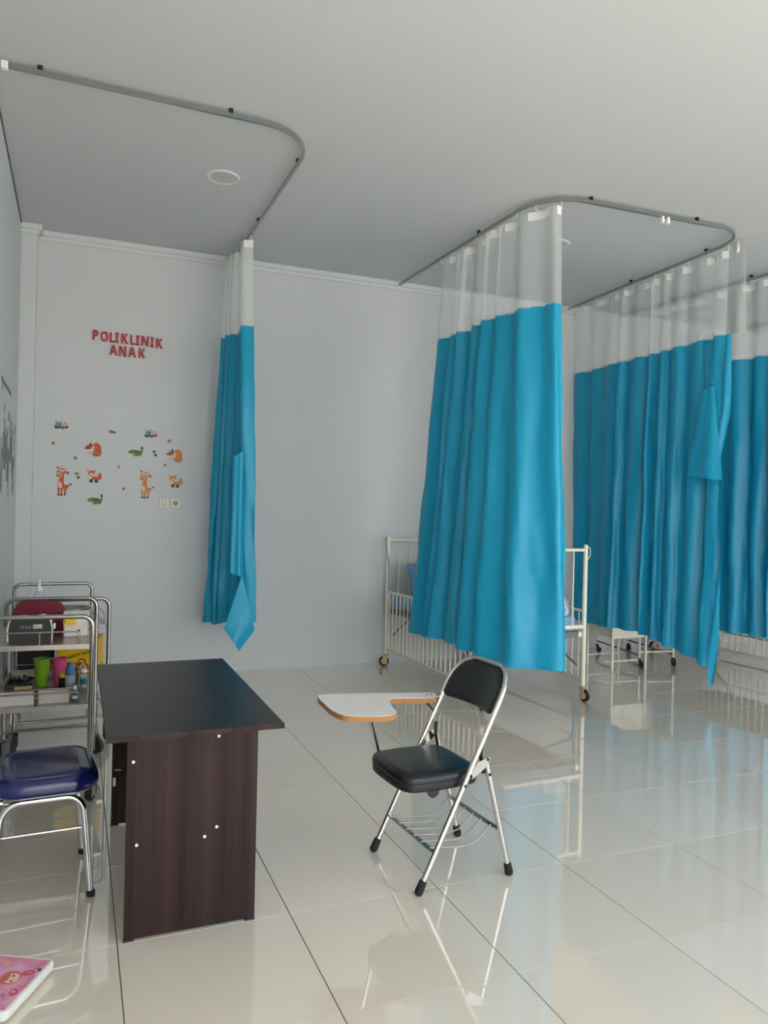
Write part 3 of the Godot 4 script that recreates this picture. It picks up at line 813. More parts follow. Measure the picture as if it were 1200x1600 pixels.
# ---------------------------------------------------------------- folding chair with a writing tablet
func tablet_chair() -> void:
	var t := thing("folding_chair", "chrome folding chair with black seat and white writing tablet", "chair", Vector3(1.45, 0, -2.9), deg_to_rad(3.6))
	# local: +x is the back, +z towards the camera
	var lx := func(y: float) -> float: return -0.205 + 0.5 * y
	var top := 0.838
	var hw := 0.208
	var pts := fillet([Vector3(lx.call(0.02), 0.02, hw), Vector3(lx.call(top), top, hw), Vector3(lx.call(top), top, -hw), Vector3(lx.call(0.02), 0.02, -hw)], 0.125, 10)
	for i in pts.size():
		var p: Vector3 = pts[i]
		if p.y > 0.6: pts[i] = p + Vector3(0.035 * (1 - (p.z / hw) ** 2), 0, 0)
	part("main_frame", tb(pts, 0.0115, 12), M.chrome, t)
	for sz in [-1, 1]:
		var f := part("leg", tb([Vector3(0.222, 0.02, sz * (hw - 0.004)), Vector3(0.098, 0.485, sz * (hw - 0.004))], 0.011, 12), M.chrome, t)
		part("rubber_foot", lt([Vector2(0, 0), Vector2(0.014, 0.002), Vector2(0.0175, 0.01), Vector2(0.0155, 0.05), Vector2(0.0115, 0.052)], 14, Transform3D(Basis(Vector3.BACK, 0.26), Vector3(0.227, 0, sz * (hw - 0.004)))), M.rubber, f)
		part("rubber_foot", lt([Vector2(0, 0), Vector2(0.014, 0.002), Vector2(0.0175, 0.012), Vector2(0.0155, 0.056), Vector2(0.0115, 0.058)], 14, Transform3D(Basis(Vector3.BACK, -0.46), Vector3(-0.206, 0.001, sz * hw))), M.rubber, t)
		# hinge plate between frame and rear leg
		var s := mk()
		extrude(s, PackedVector2Array([Vector2(0.012, 0.435), Vector2(0.03, 0.425), Vector2(0.085, 0.46), Vector2(0.112, 0.492), Vector2(0.108, 0.505), Vector2(0.085, 0.498), Vector2(0.05, 0.487)]), -0.002, 0.002, Transform3D(Basis(), Vector3(0, 0, sz * (hw + 0.009))))
		var h := part("hinge_plate", s, M.steel, t)
		for q in [[0.02, 0.436], [0.1, 0.494]]:
			part("rivet", lt([Vector2(0.007, 0), Vector2(0.006, 0.003), Vector2(0, 0.004)], 10, Transform3D(Basis(Vector3.RIGHT, sz * PI / 2), Vector3(q[0], q[1], sz * (hw + 0.011)))), M.paint_black, h)
		part("hinge_arm", tb([Vector3(0.1, 0.43, sz * (hw - 0.022)), Vector3(0.085, 0.5, sz * (hw - 0.022)), Vector3(0.088, 0.545, sz * (hw - 0.02))], 0.008, 8), M.paint_black, t)
		part("rivet", lt([Vector2(0.007, 0), Vector2(0.006, 0.003), Vector2(0, 0.004)], 10, Transform3D(Basis(Vector3.RIGHT, sz * PI / 2), Vector3(lx.call(0.4), 0.4, sz * (hw + 0.0105)))), M.paint_black, t)
		part("rivet", lt([Vector2(0.007, 0), Vector2(0.006, 0.003), Vector2(0, 0.004)], 10, Transform3D(Basis(Vector3.RIGHT, sz * PI / 2), Vector3(0.113, 0.43, sz * (hw + 0.006)))), M.paint_black, t)
	# seat
	var out := PackedVector2Array()
	for q in [[-0.262, 0.0], [-0.258, 0.11], [-0.235, 0.165], [-0.19, 0.184], [-0.08, 0.19], [0.04, 0.178], [0.085, 0.16], [0.1, 0.11], [0.102, 0.0]]: out.append(Vector2(q[0], q[1]))
	for q in [[0.1, -0.11], [0.085, -0.16], [0.04, -0.178], [-0.08, -0.19], [-0.19, -0.184], [-0.235, -0.165], [-0.258, -0.11]]: out.append(Vector2(q[0], q[1]))
	out = smooth_poly(out, 4)
	part("seat", sl(out, 0.418, 0.452, 0.022, 0.004, 5, 0.004), M.vinyl_black, t)
	var pan := PackedVector2Array()
	for p in out: pan.append(Vector2((p.x + 0.08) * 0.985 - 0.08, p.y * 0.99))
	part("seat_pan", sl(pan, 0.385, 0.419, 0.003, 0.008), M.paint_black, t)
	for sz in [-1, 1]:
		part("seat_lug", lt([Vector2(0.0, -0.004), Vector2(0.026, -0.004), Vector2(0.026, 0.004), Vector2(0.0, 0.004)], 16, Transform3D(Basis(Vector3.RIGHT, PI / 2), Vector3(-0.13, 0.385, sz * 0.18))), M.paint_black, t)
	# backrest
	var s := mk()
	shell(s, func(u, v, side):
		var w: float = (u - 0.5) * 2.0
		var z: float = w * 0.197
		var k: float = maxf(0, (absf(z) - 0.085) / 0.113)
		var yt: float = 0.828 - 0.113 * (1 - sqrt(maxf(0.0, 1 - k * k)))
		var kb: float = maxf(0, (absf(z) - 0.165) / 0.034)
		var yb: float = 0.662 + 0.02 * kb * kb
		var y: float = lerpf(yt, yb, v)
		var puff: float = 0.012 * sqrt(maxf(0.0, 1 - w ** 6)) * sqrt(maxf(0.0, 1 - (2 * v - 1) ** 6))
		return Vector3(lx.call(y) + 0.036 * (1 - w * w) - 0.004 + (0.006 if side < 0.5 else -0.004 - puff), y, -z if false else z), 26, 14)
	part("backrest", s, M.vinyl_black, t)
	# cross bars and book basket
	var xf0: float = lx.call(0.15)
	part("front_crossbar", bx(Vector3(xf0, 0.15, 0), Vector3(0.022, 0.006, 2 * hw - 0.01), 0.002), M.steel, t)
	part("rear_crossbar", tb(fillet([Vector3(0.175, 0.195, hw - 0.01), Vector3(0.16, 0.2, hw - 0.05), Vector3(0.16, 0.2, -hw + 0.05), Vector3(0.175, 0.195, -hw + 0.01)], 0.02), 0.009, 8), M.steel, t)
	for k in 6:
		var z: float = -0.165 + 0.066 * k
		part("basket_rod", tb(fillet([Vector3(xf0 - 0.008, 0.155, z), Vector3(0.02, 0.135, z), Vector3(0.09, 0.145, z), Vector3(0.155, 0.205, z)], 0.02, 4), 0.0032, 6), M.steel, t)
	# writing tablet
	var tbp := PackedVector2Array()
	for q in [[0.994, -3.172], [1.024, -3.225], [1.174, -3.202], [1.334, -3.162], [1.504, -3.118], [1.518, -3.091], [1.508, -3.057], [1.484, -3.035], [1.437, -3.035], [1.323, -3.069], [1.293, -3.064], [1.272, -3.035], [1.259, -2.998], [1.241, -2.927], [1.232, -2.866], [1.212, -2.832], [1.156, -2.813], [1.067, -2.838], [1.007, -2.874], [0.986, -2.958], [0.988, -3.07]]:
		var w := t.transform.affine_inverse() * Vector3(q[0], 0, q[1])
		tbp.append(Vector2(w.x, w.z))
	tbp = smooth_poly(tbp, 4)
	part("tablet_board", sl(tbp, 0.647, 0.669, 0.0), M.board_edge, t)
	part("tablet_top", sl(tbp, 0.669, 0.6705, 0.0), M.laminate, t)
	for q in [[1.47, -3.08], [1.495, -3.085]]:
		var w := t.transform.affine_inverse() * Vector3(q[0], 0.6705, q[1])
		part("bolt", lt([Vector2(0.005, 0), Vector2(0.004, 0.0015), Vector2(0, 0.002)], 10, Transform3D(Basis(), w)), M.paint_black, t)
	var under := t.transform.affine_inverse() * Vector3(1.163, 0.655, -3.02)
	part("tablet_support", tb([under, Vector3(-0.19, 0.425, -0.195)], 0.0085, 10), M.chrome, t)
	var b0 := t.transform.affine_inverse() * Vector3(1.46, 0.652, -3.09)
	part("tablet_bracket", tb([b0, Vector3(lx.call(0.585), 0.585, -hw)], 0.005, 8), M.paint_black, t)
	part("tablet_bracket", tb([t.transform.affine_inverse() * Vector3(1.5, 0.655, -3.09), Vector3(lx.call(0.66), 0.66, -hw)], 0.007, 8), M.chrome, t)

# ---------------------------------------------------------------- blue visitor chair, cut by the frame
func blue_chair() -> void:
	var o := Vector3(-0.09, 0, -3.28)
	var t := thing("visitor_chair", "chrome chair with glossy dark blue padded seat left of the desk", "chair", o, deg_to_rad(4))
	part("seat", sl(rrect(0.37, 0.43, 0.1, 8), 0.402, 0.468, 0.036, 0.02, 6, 0.008), M.vinyl_blue, t)
	part("seat_piping", tb(_ring(rrect(0.31, 0.37, 0.075, 8), 0.4675), 0.004, 6, true), M.vinyl_blue, t)
	part("seat_pan", sl(rrect(0.31, 0.36, 0.06), 0.392, 0.405, 0.0), M.steel_sheet, t)
	for sz in [-1, 1]:
		var z: float = sz * 0.175
		var z1: float = sz * 0.196
		var f := part("leg_frame", tb(fillet([Vector3(0.155, 0.02, z1), Vector3(0.122, 0.382, z), Vector3(-0.15, 0.382, z), Vector3(-0.2, 0.02, z1)], 0.06, 8), 0.0125, 12), M.chrome, t)
		part("side_bar", tb([Vector3(0.137, 0.26, z), Vector3(-0.17, 0.26, z)], 0.006, 8), M.chrome, f)
		for x in [0.157, -0.203]:
			part("rubber_foot", lt([Vector2(0, 0), Vector2(0.016, 0.002), Vector2(0.017, 0.02), Vector2(0.0135, 0.024)], 12, Transform3D(Basis(), Vector3(x, 0, z1))), M.rubber, f)
		part("back_tube", tb(fillet([Vector3(-0.15, 0.388, z * 0.96), Vector3(-0.215, 0.388, z * 0.96), Vector3(-0.25, 0.85, z * 0.96)], 0.05), 0.0115, 10), M.chrome, t)
	var s := mk()
	shell(s, func(u, v, side):
		var w: float = (u - 0.5) * 2.0
		var e: float = 0.016 * sqrt(maxf(0, 1 - w ** 6)) * sqrt(maxf(0, 1 - (2 * v - 1) ** 6)) + 0.003
		return Vector3(-0.245 - 0.02 * (1 - w * w) + (e if side > 0.5 else -e), 0.86 - 0.26 * v, -w * 0.19), 12, 8)
	part("backrest", s, M.vinyl_blue, t)

func _ring(p: PackedVector2Array, y: float) -> Array:
	var out := []
	for q in p: out.append(Vector3(q.x, y, q.y))
	return out

# ---------------------------------------------------------------- pink printed board on the floor
func blob(im: Image, cx: float, cy: float, rx: float, ry: float, c: Color, a := 0.0) -> void:
	for y in range(maxi(0, int(cy - rx - ry)), mini(im.get_height(), int(cy + rx + ry))):
		for x in range(maxi(0, int(cx - rx - ry)), mini(im.get_width(), int(cx + rx + ry))):
			var d := Vector2(x - cx, y - cy).rotated(-a)
			if (d.x / rx) ** 2 + (d.y / ry) ** 2 <= 1.0: im.set_pixel(x, y, c)

func pink_board() -> void:
	var w := 0.36
	var d := 0.27
	# local x runs from the right corner to the left along the far side, z towards the camera
	var t := thing("printed_board", "pink children's board with white rim lying on the floor", "board", Vector3(-0.03, 0, -2.632), atan2(0.47, -0.883))
	var poly := PackedVector2Array()
	for q in rrect(w, d, 0.022, 6): poly.append(q + Vector2(w / 2, -d / 2))
	var rim := part("rim", sl(poly, 0.006, 0.038, 0.005, 0.012, 4), M.plastic_white, t)
	part("foot", bx(Vector3(w / 2, 0.0035, -d / 2), Vector3(w * 0.7, 0.007, d * 0.7), 0.002), M.plastic_white, rim)
	var im := Image.create(384, 288, false, Image.FORMAT_RGB8)
	var n := FastNoiseLite.new()
	n.seed = 5
	n.frequency = 0.012
	for x in 384:
		for y in 288:
			var k := clampf(0.45 + n.get_noise_2d(x, y) * 0.9, 0, 1)
			im.set_pixel(x, y, Color8(226, 128, 160).lerp(Color8(232, 190, 210), k))
	# girl in a red dress and flowers, as printed (u from the right corner, v from the far side)
	var red := Color8(206, 84, 104)
	blob(im, 82, 118, 36, 40, Color8(214, 112, 104), 0.3)
	blob(im, 76, 120, 25, 29, Color8(244, 204, 176), 0.3)
	blob(im, 98, 118, 12, 27, Color8(206, 110, 92), 0.15)
	blob(im, 77, 106, 4, 5, Color8(40, 26, 26))
	blob(im, 69, 135, 4, 5, Color8(40, 26, 26))
	blob(im, 36, 82, 23, 17, red, 0.5)
	blob(im, 36, 79, 12, 8, Color8(224, 120, 138), 0.5)
	blob(im, 8, 60, 8, 9, Color8(60, 60, 110), 0.4)
	blob(im, 24, 52, 9, 3, Color8(60, 60, 110), 0.3)
	for q in [[24, 194, 20], [250, 90, 20], [300, 200, 22], [220, 240, 18]]:
		blob(im, q[0], q[1], q[2] * 0.8, q[2], Color8(214, 84, 112), 0.3)
		blob(im, q[0] + 4, q[1] - 4, q[2] * 0.4, q[2] * 0.3, Color8(244, 180, 120))
	blob(im, 144, 34, 12, 10, Color8(244, 180, 110))
	blob(im, 116, 64, 10, 6, Color8(240, 170, 180))
	blob(im, 54, 216, 9, 9, Color8(110, 70, 110))
	blob(im, 54, 216, 4.5, 4.5, Color8(232, 180, 204))
	var m := StandardMaterial3D.new()
	m.albedo_texture = ImageTexture.create_from_image(im)
	m.roughness = 0.3
	var s := SurfaceTool.new()
	s.begin(Mesh.PRIMITIVE_TRIANGLES)
	var e := 0.012
	for q in [[e, -d + e], [w - e, -d + e], [w - e, -e], [e, -d + e], [w - e, -e], [e, -e]]:
		s.set_normal(Vector3.UP)
		s.set_uv(Vector2((q[0] - e) / (w - 2 * e), 1.0 + (q[1] + d - e) / -(d - 2 * e) if false else -(q[1] + e) / (d - 2 * e)))
		s.add_vertex(Vector3(q[0], 0.0386, q[1]))
	part("printed_top", s.commit(), m, t)

# ---------------------------------------------------------------- steel trolleys and what they carry
func trolley(label: String, at: Vector3, turn: float, w: float, l: float, h: float, shelves: Array) -> Node3D:
	var t := thing("steel_trolley", label, "trolley", at, turn, "stainless steel trolleys by the left wall")
	for sz in [-1, 1]:
		var z: float = sz * l / 2
		part("end_frame", tb(fillet([Vector3(-w / 2, 0.12, z), Vector3(-w / 2, h, z), Vector3(w / 2, h, z), Vector3(w / 2, 0.12, z)], 0.05, 7), 0.0125, 12), M.steel, t)
		part("lower_brace", tb([Vector3(-w / 2, 0.16, z), Vector3(w / 2, 0.16, z)], 0.008, 8), M.steel, t)
		for sx in [-1, 1]:
			caster(t, Vector3(sx * w / 2, 0, z), 0.05, 0.14, [0.4, 2.2, -0.7, 1.2][(sx + 1) + (sz + 1) / 2], M.steel, M.grey_rubber, M.grey_rubber)
	for sx in [-1, 1]:
		part("lower_brace", tb([Vector3(sx * w / 2, 0.16, -l / 2), Vector3(sx * w / 2, 0.16, l / 2)], 0.008, 8), M.steel, t)
	for y in shelves:
		var s := mk()
		box(s, Vector3(0, y - 0.004, 0), Vector3(w - 0.03, 0.008, l - 0.03), 0.001)
		for sz in [-1, 1]:
			box(s, Vector3(0, y - 0.012, sz * (l / 2 - 0.012)), Vector3(w - 0.026, 0.026, 0.004), 0.001)
		for sx in [-1, 1]:
			box(s, Vector3(sx * (w / 2 - 0.013), y - 0.012, 0), Vector3(0.004, 0.026, l - 0.026), 0.001)
		var sh := part("shelf", s, M.steel_sheet, t)
		for sz in [-1, 1]:
			var z: float = sz * (l / 2 - 0.02)
			part("guard_rail", tb(fillet([Vector3(-w / 2 + 0.06, y, z), Vector3(-w / 2 + 0.06, y + 0.062, z), Vector3(w / 2 - 0.06, y + 0.062, z), Vector3(w / 2 - 0.06, y, z)], 0.012, 4), 0.004, 7), M.steel, sh)
			part("guard_post", tb([Vector3(0, y, z), Vector3(0, y + 0.062, z)], 0.0035, 6), M.steel, sh)
		for sx in [-1, 1]:
			var x: float = sx * (w / 2 - 0.02)
			part("guard_rail", tb(fillet([Vector3(x, y, -l / 2 + 0.07), Vector3(x, y + 0.062, -l / 2 + 0.07), Vector3(x, y + 0.062, l / 2 - 0.07), Vector3(x, y, l / 2 - 0.07)], 0.012, 4), 0.004, 7), M.steel, sh)
	return t

func text(word: String, size: float, depth: float) -> TextMesh:
	var f := SystemFont.new()
	f.font_names = PackedStringArray(["Droid Sans"])
	f.font_weight = 700
	var tm := TextMesh.new()
	tm.text = word
	tm.font = f
	tm.font_size = 32
	tm.pixel_size = size / 32.0
	tm.depth = depth
	return tm

func vessel(called: String, label: String, category: String, at: Vector3, pieces: Array, group := "") -> Node3D:
	var t := thing(called, label, category, at, 0.0, group)
	for p in pieces: part(p[0], lt(p[1], 20), p[2], t)
	return t

func clutter() -> void:
	var a := trolley("nearer stainless steel trolley, close to the blue chair", Vector3(-0.138, 0, -4.5), deg_to_rad(-2.6), 0.49, 0.8, 0.93, [0.79, 0.487])
	trolley("farther stainless steel trolley near the back wall", Vector3(-0.1, 0, -5.62), deg_to_rad(4.6), 0.53, 1.04, 0.9, [0.735, 0.4])
	var y1 := 0.79
	var y2 := 0.487
	# upper shelf
	var t := thing("pouch", "dark grey zipped pouch with white piping on the nearer trolley", "pouch", Vector3(-0.205, y1, -4.3))
	var prof := PackedVector2Array([Vector2(-0.102, 0), Vector2(0.102, 0), Vector2(0.104, 0.06), Vector2(0.092, 0.108), Vector2(0.07, 0.122), Vector2(0.03, 0.117), Vector2(-0.01, 0.112), Vector2(-0.05, 0.118), Vector2(-0.076, 0.12), Vector2(-0.096, 0.104), Vector2(-0.105, 0.06)])
	var s := mk()
	extrude(s, prof, -0.04, 0.04)
	part("body", s, M.pouch, t)
	var line := []
	for q in prof: line.append(Vector3(q.x, q.y, 0.041))
	line.append(Vector3(-0.102, 0.0, 0.041))
	line.remove_at(0)
	part("piping", tb(fillet(line, 0.02, 4), 0.0035, 6), M.plastic_white, t)
	part("handle", tb(fillet([Vector3(-0.07, 0.118, 0), Vector3(-0.03, 0.128, 0.02), Vector3(0.02, 0.122, 0.02), Vector3(0.075, 0.13, 0), Vector3(0.1, 0.09, 0)], 0.03, 5), 0.004, 6), M.plastic_white, t)
	part("zip_tag", bx(Vector3(0.112, 0.07, 0.02), Vector3(0.012, 0.03, 0.012), 0.003), M.plastic_white, t)
	part("logo_plate", bx(Vector3(0.035, 0.072, 0.0408), Vector3(0.044, 0.02, 0.0015)), M.plastic_white, t)
	var l1 := part("logo_text", text("One", 0.026, 0.001), M.s_grey, t)
	l1.position = Vector3(-0.02, 0.071, 0.041)
	var l2 := part("logo_text", text("Med", 0.022, 0.001), M.s_grey, t)
	l2.position = Vector3(0.035, 0.071, 0.0418)
	t = thing("medical_bag", "maroon fabric bag behind the grey pouch", "bag", Vector3(-0.175, y1, -4.56))
	s = mk()
	extrude(s, smooth_poly(PackedVector2Array([Vector2(-0.13, 0), Vector2(0, -0.0), Vector2(0.125, 0), Vector2(0.13, 0.06), Vector2(0.125, 0.12), Vector2(0.09, 0.162), Vector2(0.0, 0.17), Vector2(-0.09, 0.165), Vector2(-0.125, 0.12), Vector2(-0.135, 0.06)]), 3), -0.055, 0.055)
	part("body", s, M.maroon, t)
	part("zip", tb(fillet([Vector3(-0.12, 0.12, 0.0), Vector3(-0.085, 0.168, 0.0), Vector3(0.085, 0.168, 0), Vector3(0.12, 0.12, 0)], 0.05), 0.004, 6), M.ink, t)
	t = thing("device_box", "white box with a yellow tag on the nearer trolley", "box", Vector3(0.01, y1, -4.44))
	part("body", bx(Vector3(0, 0.05, 0), Vector3(0.12, 0.1, 0.2), 0.006), M.bin_white, t)
	part("lid", bx(Vector3(0.002, 0.106, 0), Vector3(0.13, 0.014, 0.205), 0.004), M.plastic_white, t)
	part("yellow_tag", bx(Vector3(-0.03, 0.082, 0.104), Vector3(0.062, 0.034, 0.004), 0.001), M.yellow, t)
	part("tag_mark", bx(Vector3(-0.054, 0.082, 0.1065), Vector3(0.004, 0.016, 0.001)), M.ink, t)
	part("clasp", lt([Vector2(0, 0), Vector2(0.008, 0), Vector2(0.008, 0.006), Vector2(0, 0.006)], 12, Transform3D(Basis(Vector3.RIGHT, PI / 2), Vector3(0.015, 0.03, 0.101))), M.ink, t)
	# lower shelf
	for q in [[-0.262, 0.17, "open white plastic bin at the left of the lower shelf"], [-0.088, 0.145, "open white plastic bin in the middle of the lower shelf front"]]:
		t = thing("plastic_bin", q[2], "bin", Vector3(q[0], y2, -4.21), 0.0, "white bins on the nearer trolley")
		var bw: float = q[1]
		part("floor_panel", bx(Vector3(0, 0.002, 0), Vector3(bw, 0.004, 0.09)), M.bin_white, t)
		for k in [-1, 1]:
			part("wall_panel", bx(Vector3(0, 0.024, k * 0.044), Vector3(bw, 0.048, 0.004), 0.001), M.bin_white, t)
			part("wall_panel", bx(Vector3(k * (bw / 2 - 0.002), 0.024, 0), Vector3(0.004, 0.048, 0.088), 0.001), M.bin_white, t)
	t = thing("steel_tray", "shallow steel tray with cups standing in it", "tray", Vector3(-0.15, y2, -4.55))
	s = mk()
	var ro := rrect(0.36, 0.52, 0.03)
	var ri := rrect(0.33, 0.49, 0.025)
	for i in ro.size():
		var j := (i + 1) % ro.size()
		quad(s, Vector3(ri[i].x, 0.004, ri[i].y), Vector3(ri[j].x, 0.004, ri[j].y), Vector3(ro[j].x, 0.045, ro[j].y), Vector3(ro[i].x, 0.045, ro[i].y))
	slab(s, ri, 0.0, 0.004, 0.0)
	part("pan", s, M.steel_sheet, t)
	part("rim", tb(_ring(ro, 0.045), 0.004, 6, true), M.steel, t)
	part("tray_handle", tb(fillet([Vector3(0.16, 0.045, -0.16), Vector3(0.2, 0.1, -0.16), Vector3(0.2, 0.1, -0.06), Vector3(0.16, 0.045, -0.06)], 0.03), 0.003, 6), M.steel, t)
	var cup := func(called, label, at, r0, r1, h, m):
		vessel(called, label, "cup", at, [["body", [Vector2(0, 0), Vector2(r0, 0), Vector2(r1, h), Vector2(r1 + 0.002, h), Vector2(r1 + 0.002, h + 0.003), Vector2(r1 - 0.003, h + 0.003), Vector2(r0 - 0.002, 0.004), Vector2(0, 0.004)], m]], "plastic cups on the steel tray")
	cup.call("plastic_cup", "green plastic cup standing in the steel tray", Vector3(-0.157, y2 + 0.004, -4.57), 0.031, 0.043, 0.148, M.cup_green)
	cup.call("plastic_cup", "pink plastic cup beside the green cup", Vector3(-0.07, y2 + 0.004, -4.6), 0.029, 0.041, 0.14, M.cup_pink)
	vessel("medicine_bottle", "small dark bottle with a yellow cap before the pink cup", "bottle", Vector3(-0.05, y2 + 0.004, -4.5), [["body", [Vector2(0, 0), Vector2(0.019, 0), Vector2(0.019, 0.052), Vector2(0.012, 0.06), Vector2(0, 0.06)], M.ink], ["cap", [Vector2(0.019, 0.056), Vector2(0.019, 0.08), Vector2(0, 0.081)], M.yellow]])
	vessel("baby_bottle", "baby bottle with a blue domed cap on the tray", "bottle", Vector3(-0.012, y2 + 0.004, -4.43), [["body", [Vector2(0, 0), Vector2(0.026, 0), Vector2(0.027, 0.075), Vector2(0.022, 0.085), Vector2(0, 0.085)], M.clear_plastic], ["ring", [Vector2(0.027, 0.083), Vector2(0.027, 0.096), Vector2(0, 0.097)], M.cap_blue], ["cap", [Vector2(0.026, 0.097), Vector2(0.024, 0.115), Vector2(0.016, 0.135), Vector2(0.008, 0.148), Vector2(0, 0.15)], M.cap_blue], ["milk_level", [Vector2(0, 0.002), Vector2(0.024, 0.002), Vector2(0.024, 0.03), Vector2(0, 0.03)], M.teal]])
	vessel("small_bottle", "small clear bottle with a white cap behind the baby bottle", "bottle", Vector3(0.056, y2, -4.5), [["body", [Vector2(0, 0), Vector2(0.018, 0), Vector2(0.018, 0.075), Vector2(0, 0.082)], M.clear_plastic], ["label_band", [Vector2(0.0183, 0.015), Vector2(0.0183, 0.05)], M.teal], ["cap", [Vector2(0.016, 0.08), Vector2(0.016, 0.098), Vector2(0, 0.099)], M.plastic_white]])
	vessel("sanitiser_bottle", "tiny teal and white bottle at the front of the lower shelf", "bottle", Vector3(0.013, y2, -4.2), [["body", [Vector2(0, 0), Vector2(0.014, 0), Vector2(0.014, 0.05), Vector2(0, 0.056)], M.teal], ["label_band", [Vector2(0.0143, 0.01), Vector2(0.0143, 0.026)], M.plastic_white], ["cap", [Vector2(0.009, 0.054), Vector2(0.009, 0.075), Vector2(0, 0.076)], M.plastic_white]])
	t = thing("toy_bone", "small pale wooden bone-shaped rattle in the tray", "toy", Vector3(-0.245, y2 + 0.0185, -4.47), 0.12)
	s = mk()
	var bp := []
	for k in 15:
		var x: float = -0.045 + 0.09 * k / 14.0
		var e: float = absf(x) / 0.045
		bp.append(Vector2(maxf(0.0001, 0.009 + 0.006 * e ** 3 - (0.014 if k in [0, 14] else 0.0)), x))
	lathe(s, bp, 14, Transform3D(Basis(Vector3.BACK, PI / 2), Vector3.ZERO), true)
	part("shaft", s, M.light_wood, t)
	t = thing("stethoscope", "coiled black stethoscope lying in the steel tray", "stethoscope", Vector3(-0.262, y2 + 0.012, -4.6))
	var coil := []
	for k in 60:
		var an := TAU * k / 24.0
		var r := 0.04 + 0.008 * sin(k * 0.7)
		coil.append(Vector3(cos(an) * r * 1.3, 0.003 + k * 0.0006, sin(an) * r))
	part("tubing", tb(coil, 0.005, 7), M.ink, t)
	part("chest_piece", lt([Vector2(0, 0), Vector2(0.02, 0), Vector2(0.02, 0.008), Vector2(0.012, 0.012), Vector2(0, 0.012)], 18, Transform3D(Basis(Vector3.RIGHT, 0.5), Vector3(0.02, 0.04, 0.03))), M.chrome, t)
	for k in 3:
		part("ear_tube", tb(fillet([Vector3(-0.06 + 0.02 * k, 0.035, 0.05), Vector3(-0.05 + 0.02 * k, 0.055, 0.03), Vector3(-0.03 + 0.02 * k, 0.05, 0.0)], 0.02), 0.003, 6), M.chrome, t)
	# farther trolley
	var yb := 0.735
	vessel("steel_bowl", "shallow steel bowl on the farther trolley's top", "bowl", Vector3(-0.03, yb, -5.45), [["body", [Vector2(0, 0), Vector2(0.06, 0), Vector2(0.11, 0.05), Vector2(0.135, 0.07), Vector2(0.135, 0.074), Vector2(0.105, 0.053), Vector2(0.055, 0.005), Vector2(0, 0.005)], M.steel]])
	vessel("squeeze_bottle", "clear squeeze bottle with a white nozzle on the farther trolley", "bottle", Vector3(-0.225, yb, -5.75), [["body", [Vector2(0, 0), Vector2(0.04, 0), Vector2(0.042, 0.1), Vector2(0.036, 0.125), Vector2(0.018, 0.15), Vector2(0.014, 0.16), Vector2(0, 0.16)], M.clear_plastic], ["nozzle", [Vector2(0.02, 0.155), Vector2(0.02, 0.175), Vector2(0.011, 0.185), Vector2(0.006, 0.23), Vector2(0, 0.232)], M.plastic_white]])
	t = thing("sharps_box", "yellow safety box with biohazard mark on the farther trolley", "box", Vector3(0.045, 0.4, -5.28), deg_to_rad(-12))
	part("body", bx(Vector3(0, 0.115, 0), Vector3(0.25, 0.23, 0.16), 0.004), M.yellow, t)
	part("flap", bx(Vector3(0, 0.238, 0), Vector3(0.256, 0.014, 0.166), 0.004), M.yellow, t)
	var sb := part("lettering", text("SAFETY BOX", 0.027, 0.001), M.ink, t)
	sb.transform = Transform3D(Basis(Vector3.BACK, 0.28), Vector3(0.003, 0.137, 0.0805))
	s = mk()
	for k in 3:
		var an := PI / 2 + TAU * k / 3
		var c := Vector3(cos(an) * 0.021, sin(an) * 0.021, 0)
		var arc := []
		for j in 13:
			var b := an + lerpf(-2.5, 2.5, j / 12.0)
			arc.append(Vector3(0.025, 0.07, 0.0812) + c + Vector3(cos(b), sin(b), 0) * 0.02)
		tube(s, arc, 0.004, 6, false, 0.2)
	var ring := []
	for j in 20: ring.append(Vector3(0.025, 0.07, 0.0812) + Vector3(cos(TAU * j / 20), sin(TAU * j / 20), 0) * 0.019)
	tube(s, ring, 0.0025, 6, true, 0.3)
	part("biohazard_mark", s, mat("mark_red", rgb8(120, 24, 22), 0.5), t)
	t = thing("equipment_case", "black case lying on the farther trolley's lower shelf", "case", Vector3(-0.225, 0.4, -5.45))
	part("body", bx(Vector3(0, 0.09, 0), Vector3(0.22, 0.18, 0.3), 0.012), M.ink, t)
	part("folded_cloth", bx(Vector3(0.04, 0.195, 0.06), Vector3(0.16, 0.03, 0.15), 0.01), M.bin_white, t)
	vessel("teal_bottle", "teal plastic bottle at the edge of the farther trolley", "bottle", Vector3(0.16, 0.4, -5.46), [["body", [Vector2(0, 0), Vector2(0.03, 0), Vector2(0.03, 0.09), Vector2(0.015, 0.11), Vector2(0, 0.11)], M.teal], ["cap", [Vector2(0.014, 0.108), Vector2(0.014, 0.13), Vector2(0, 0.131)], M.plastic_white]])

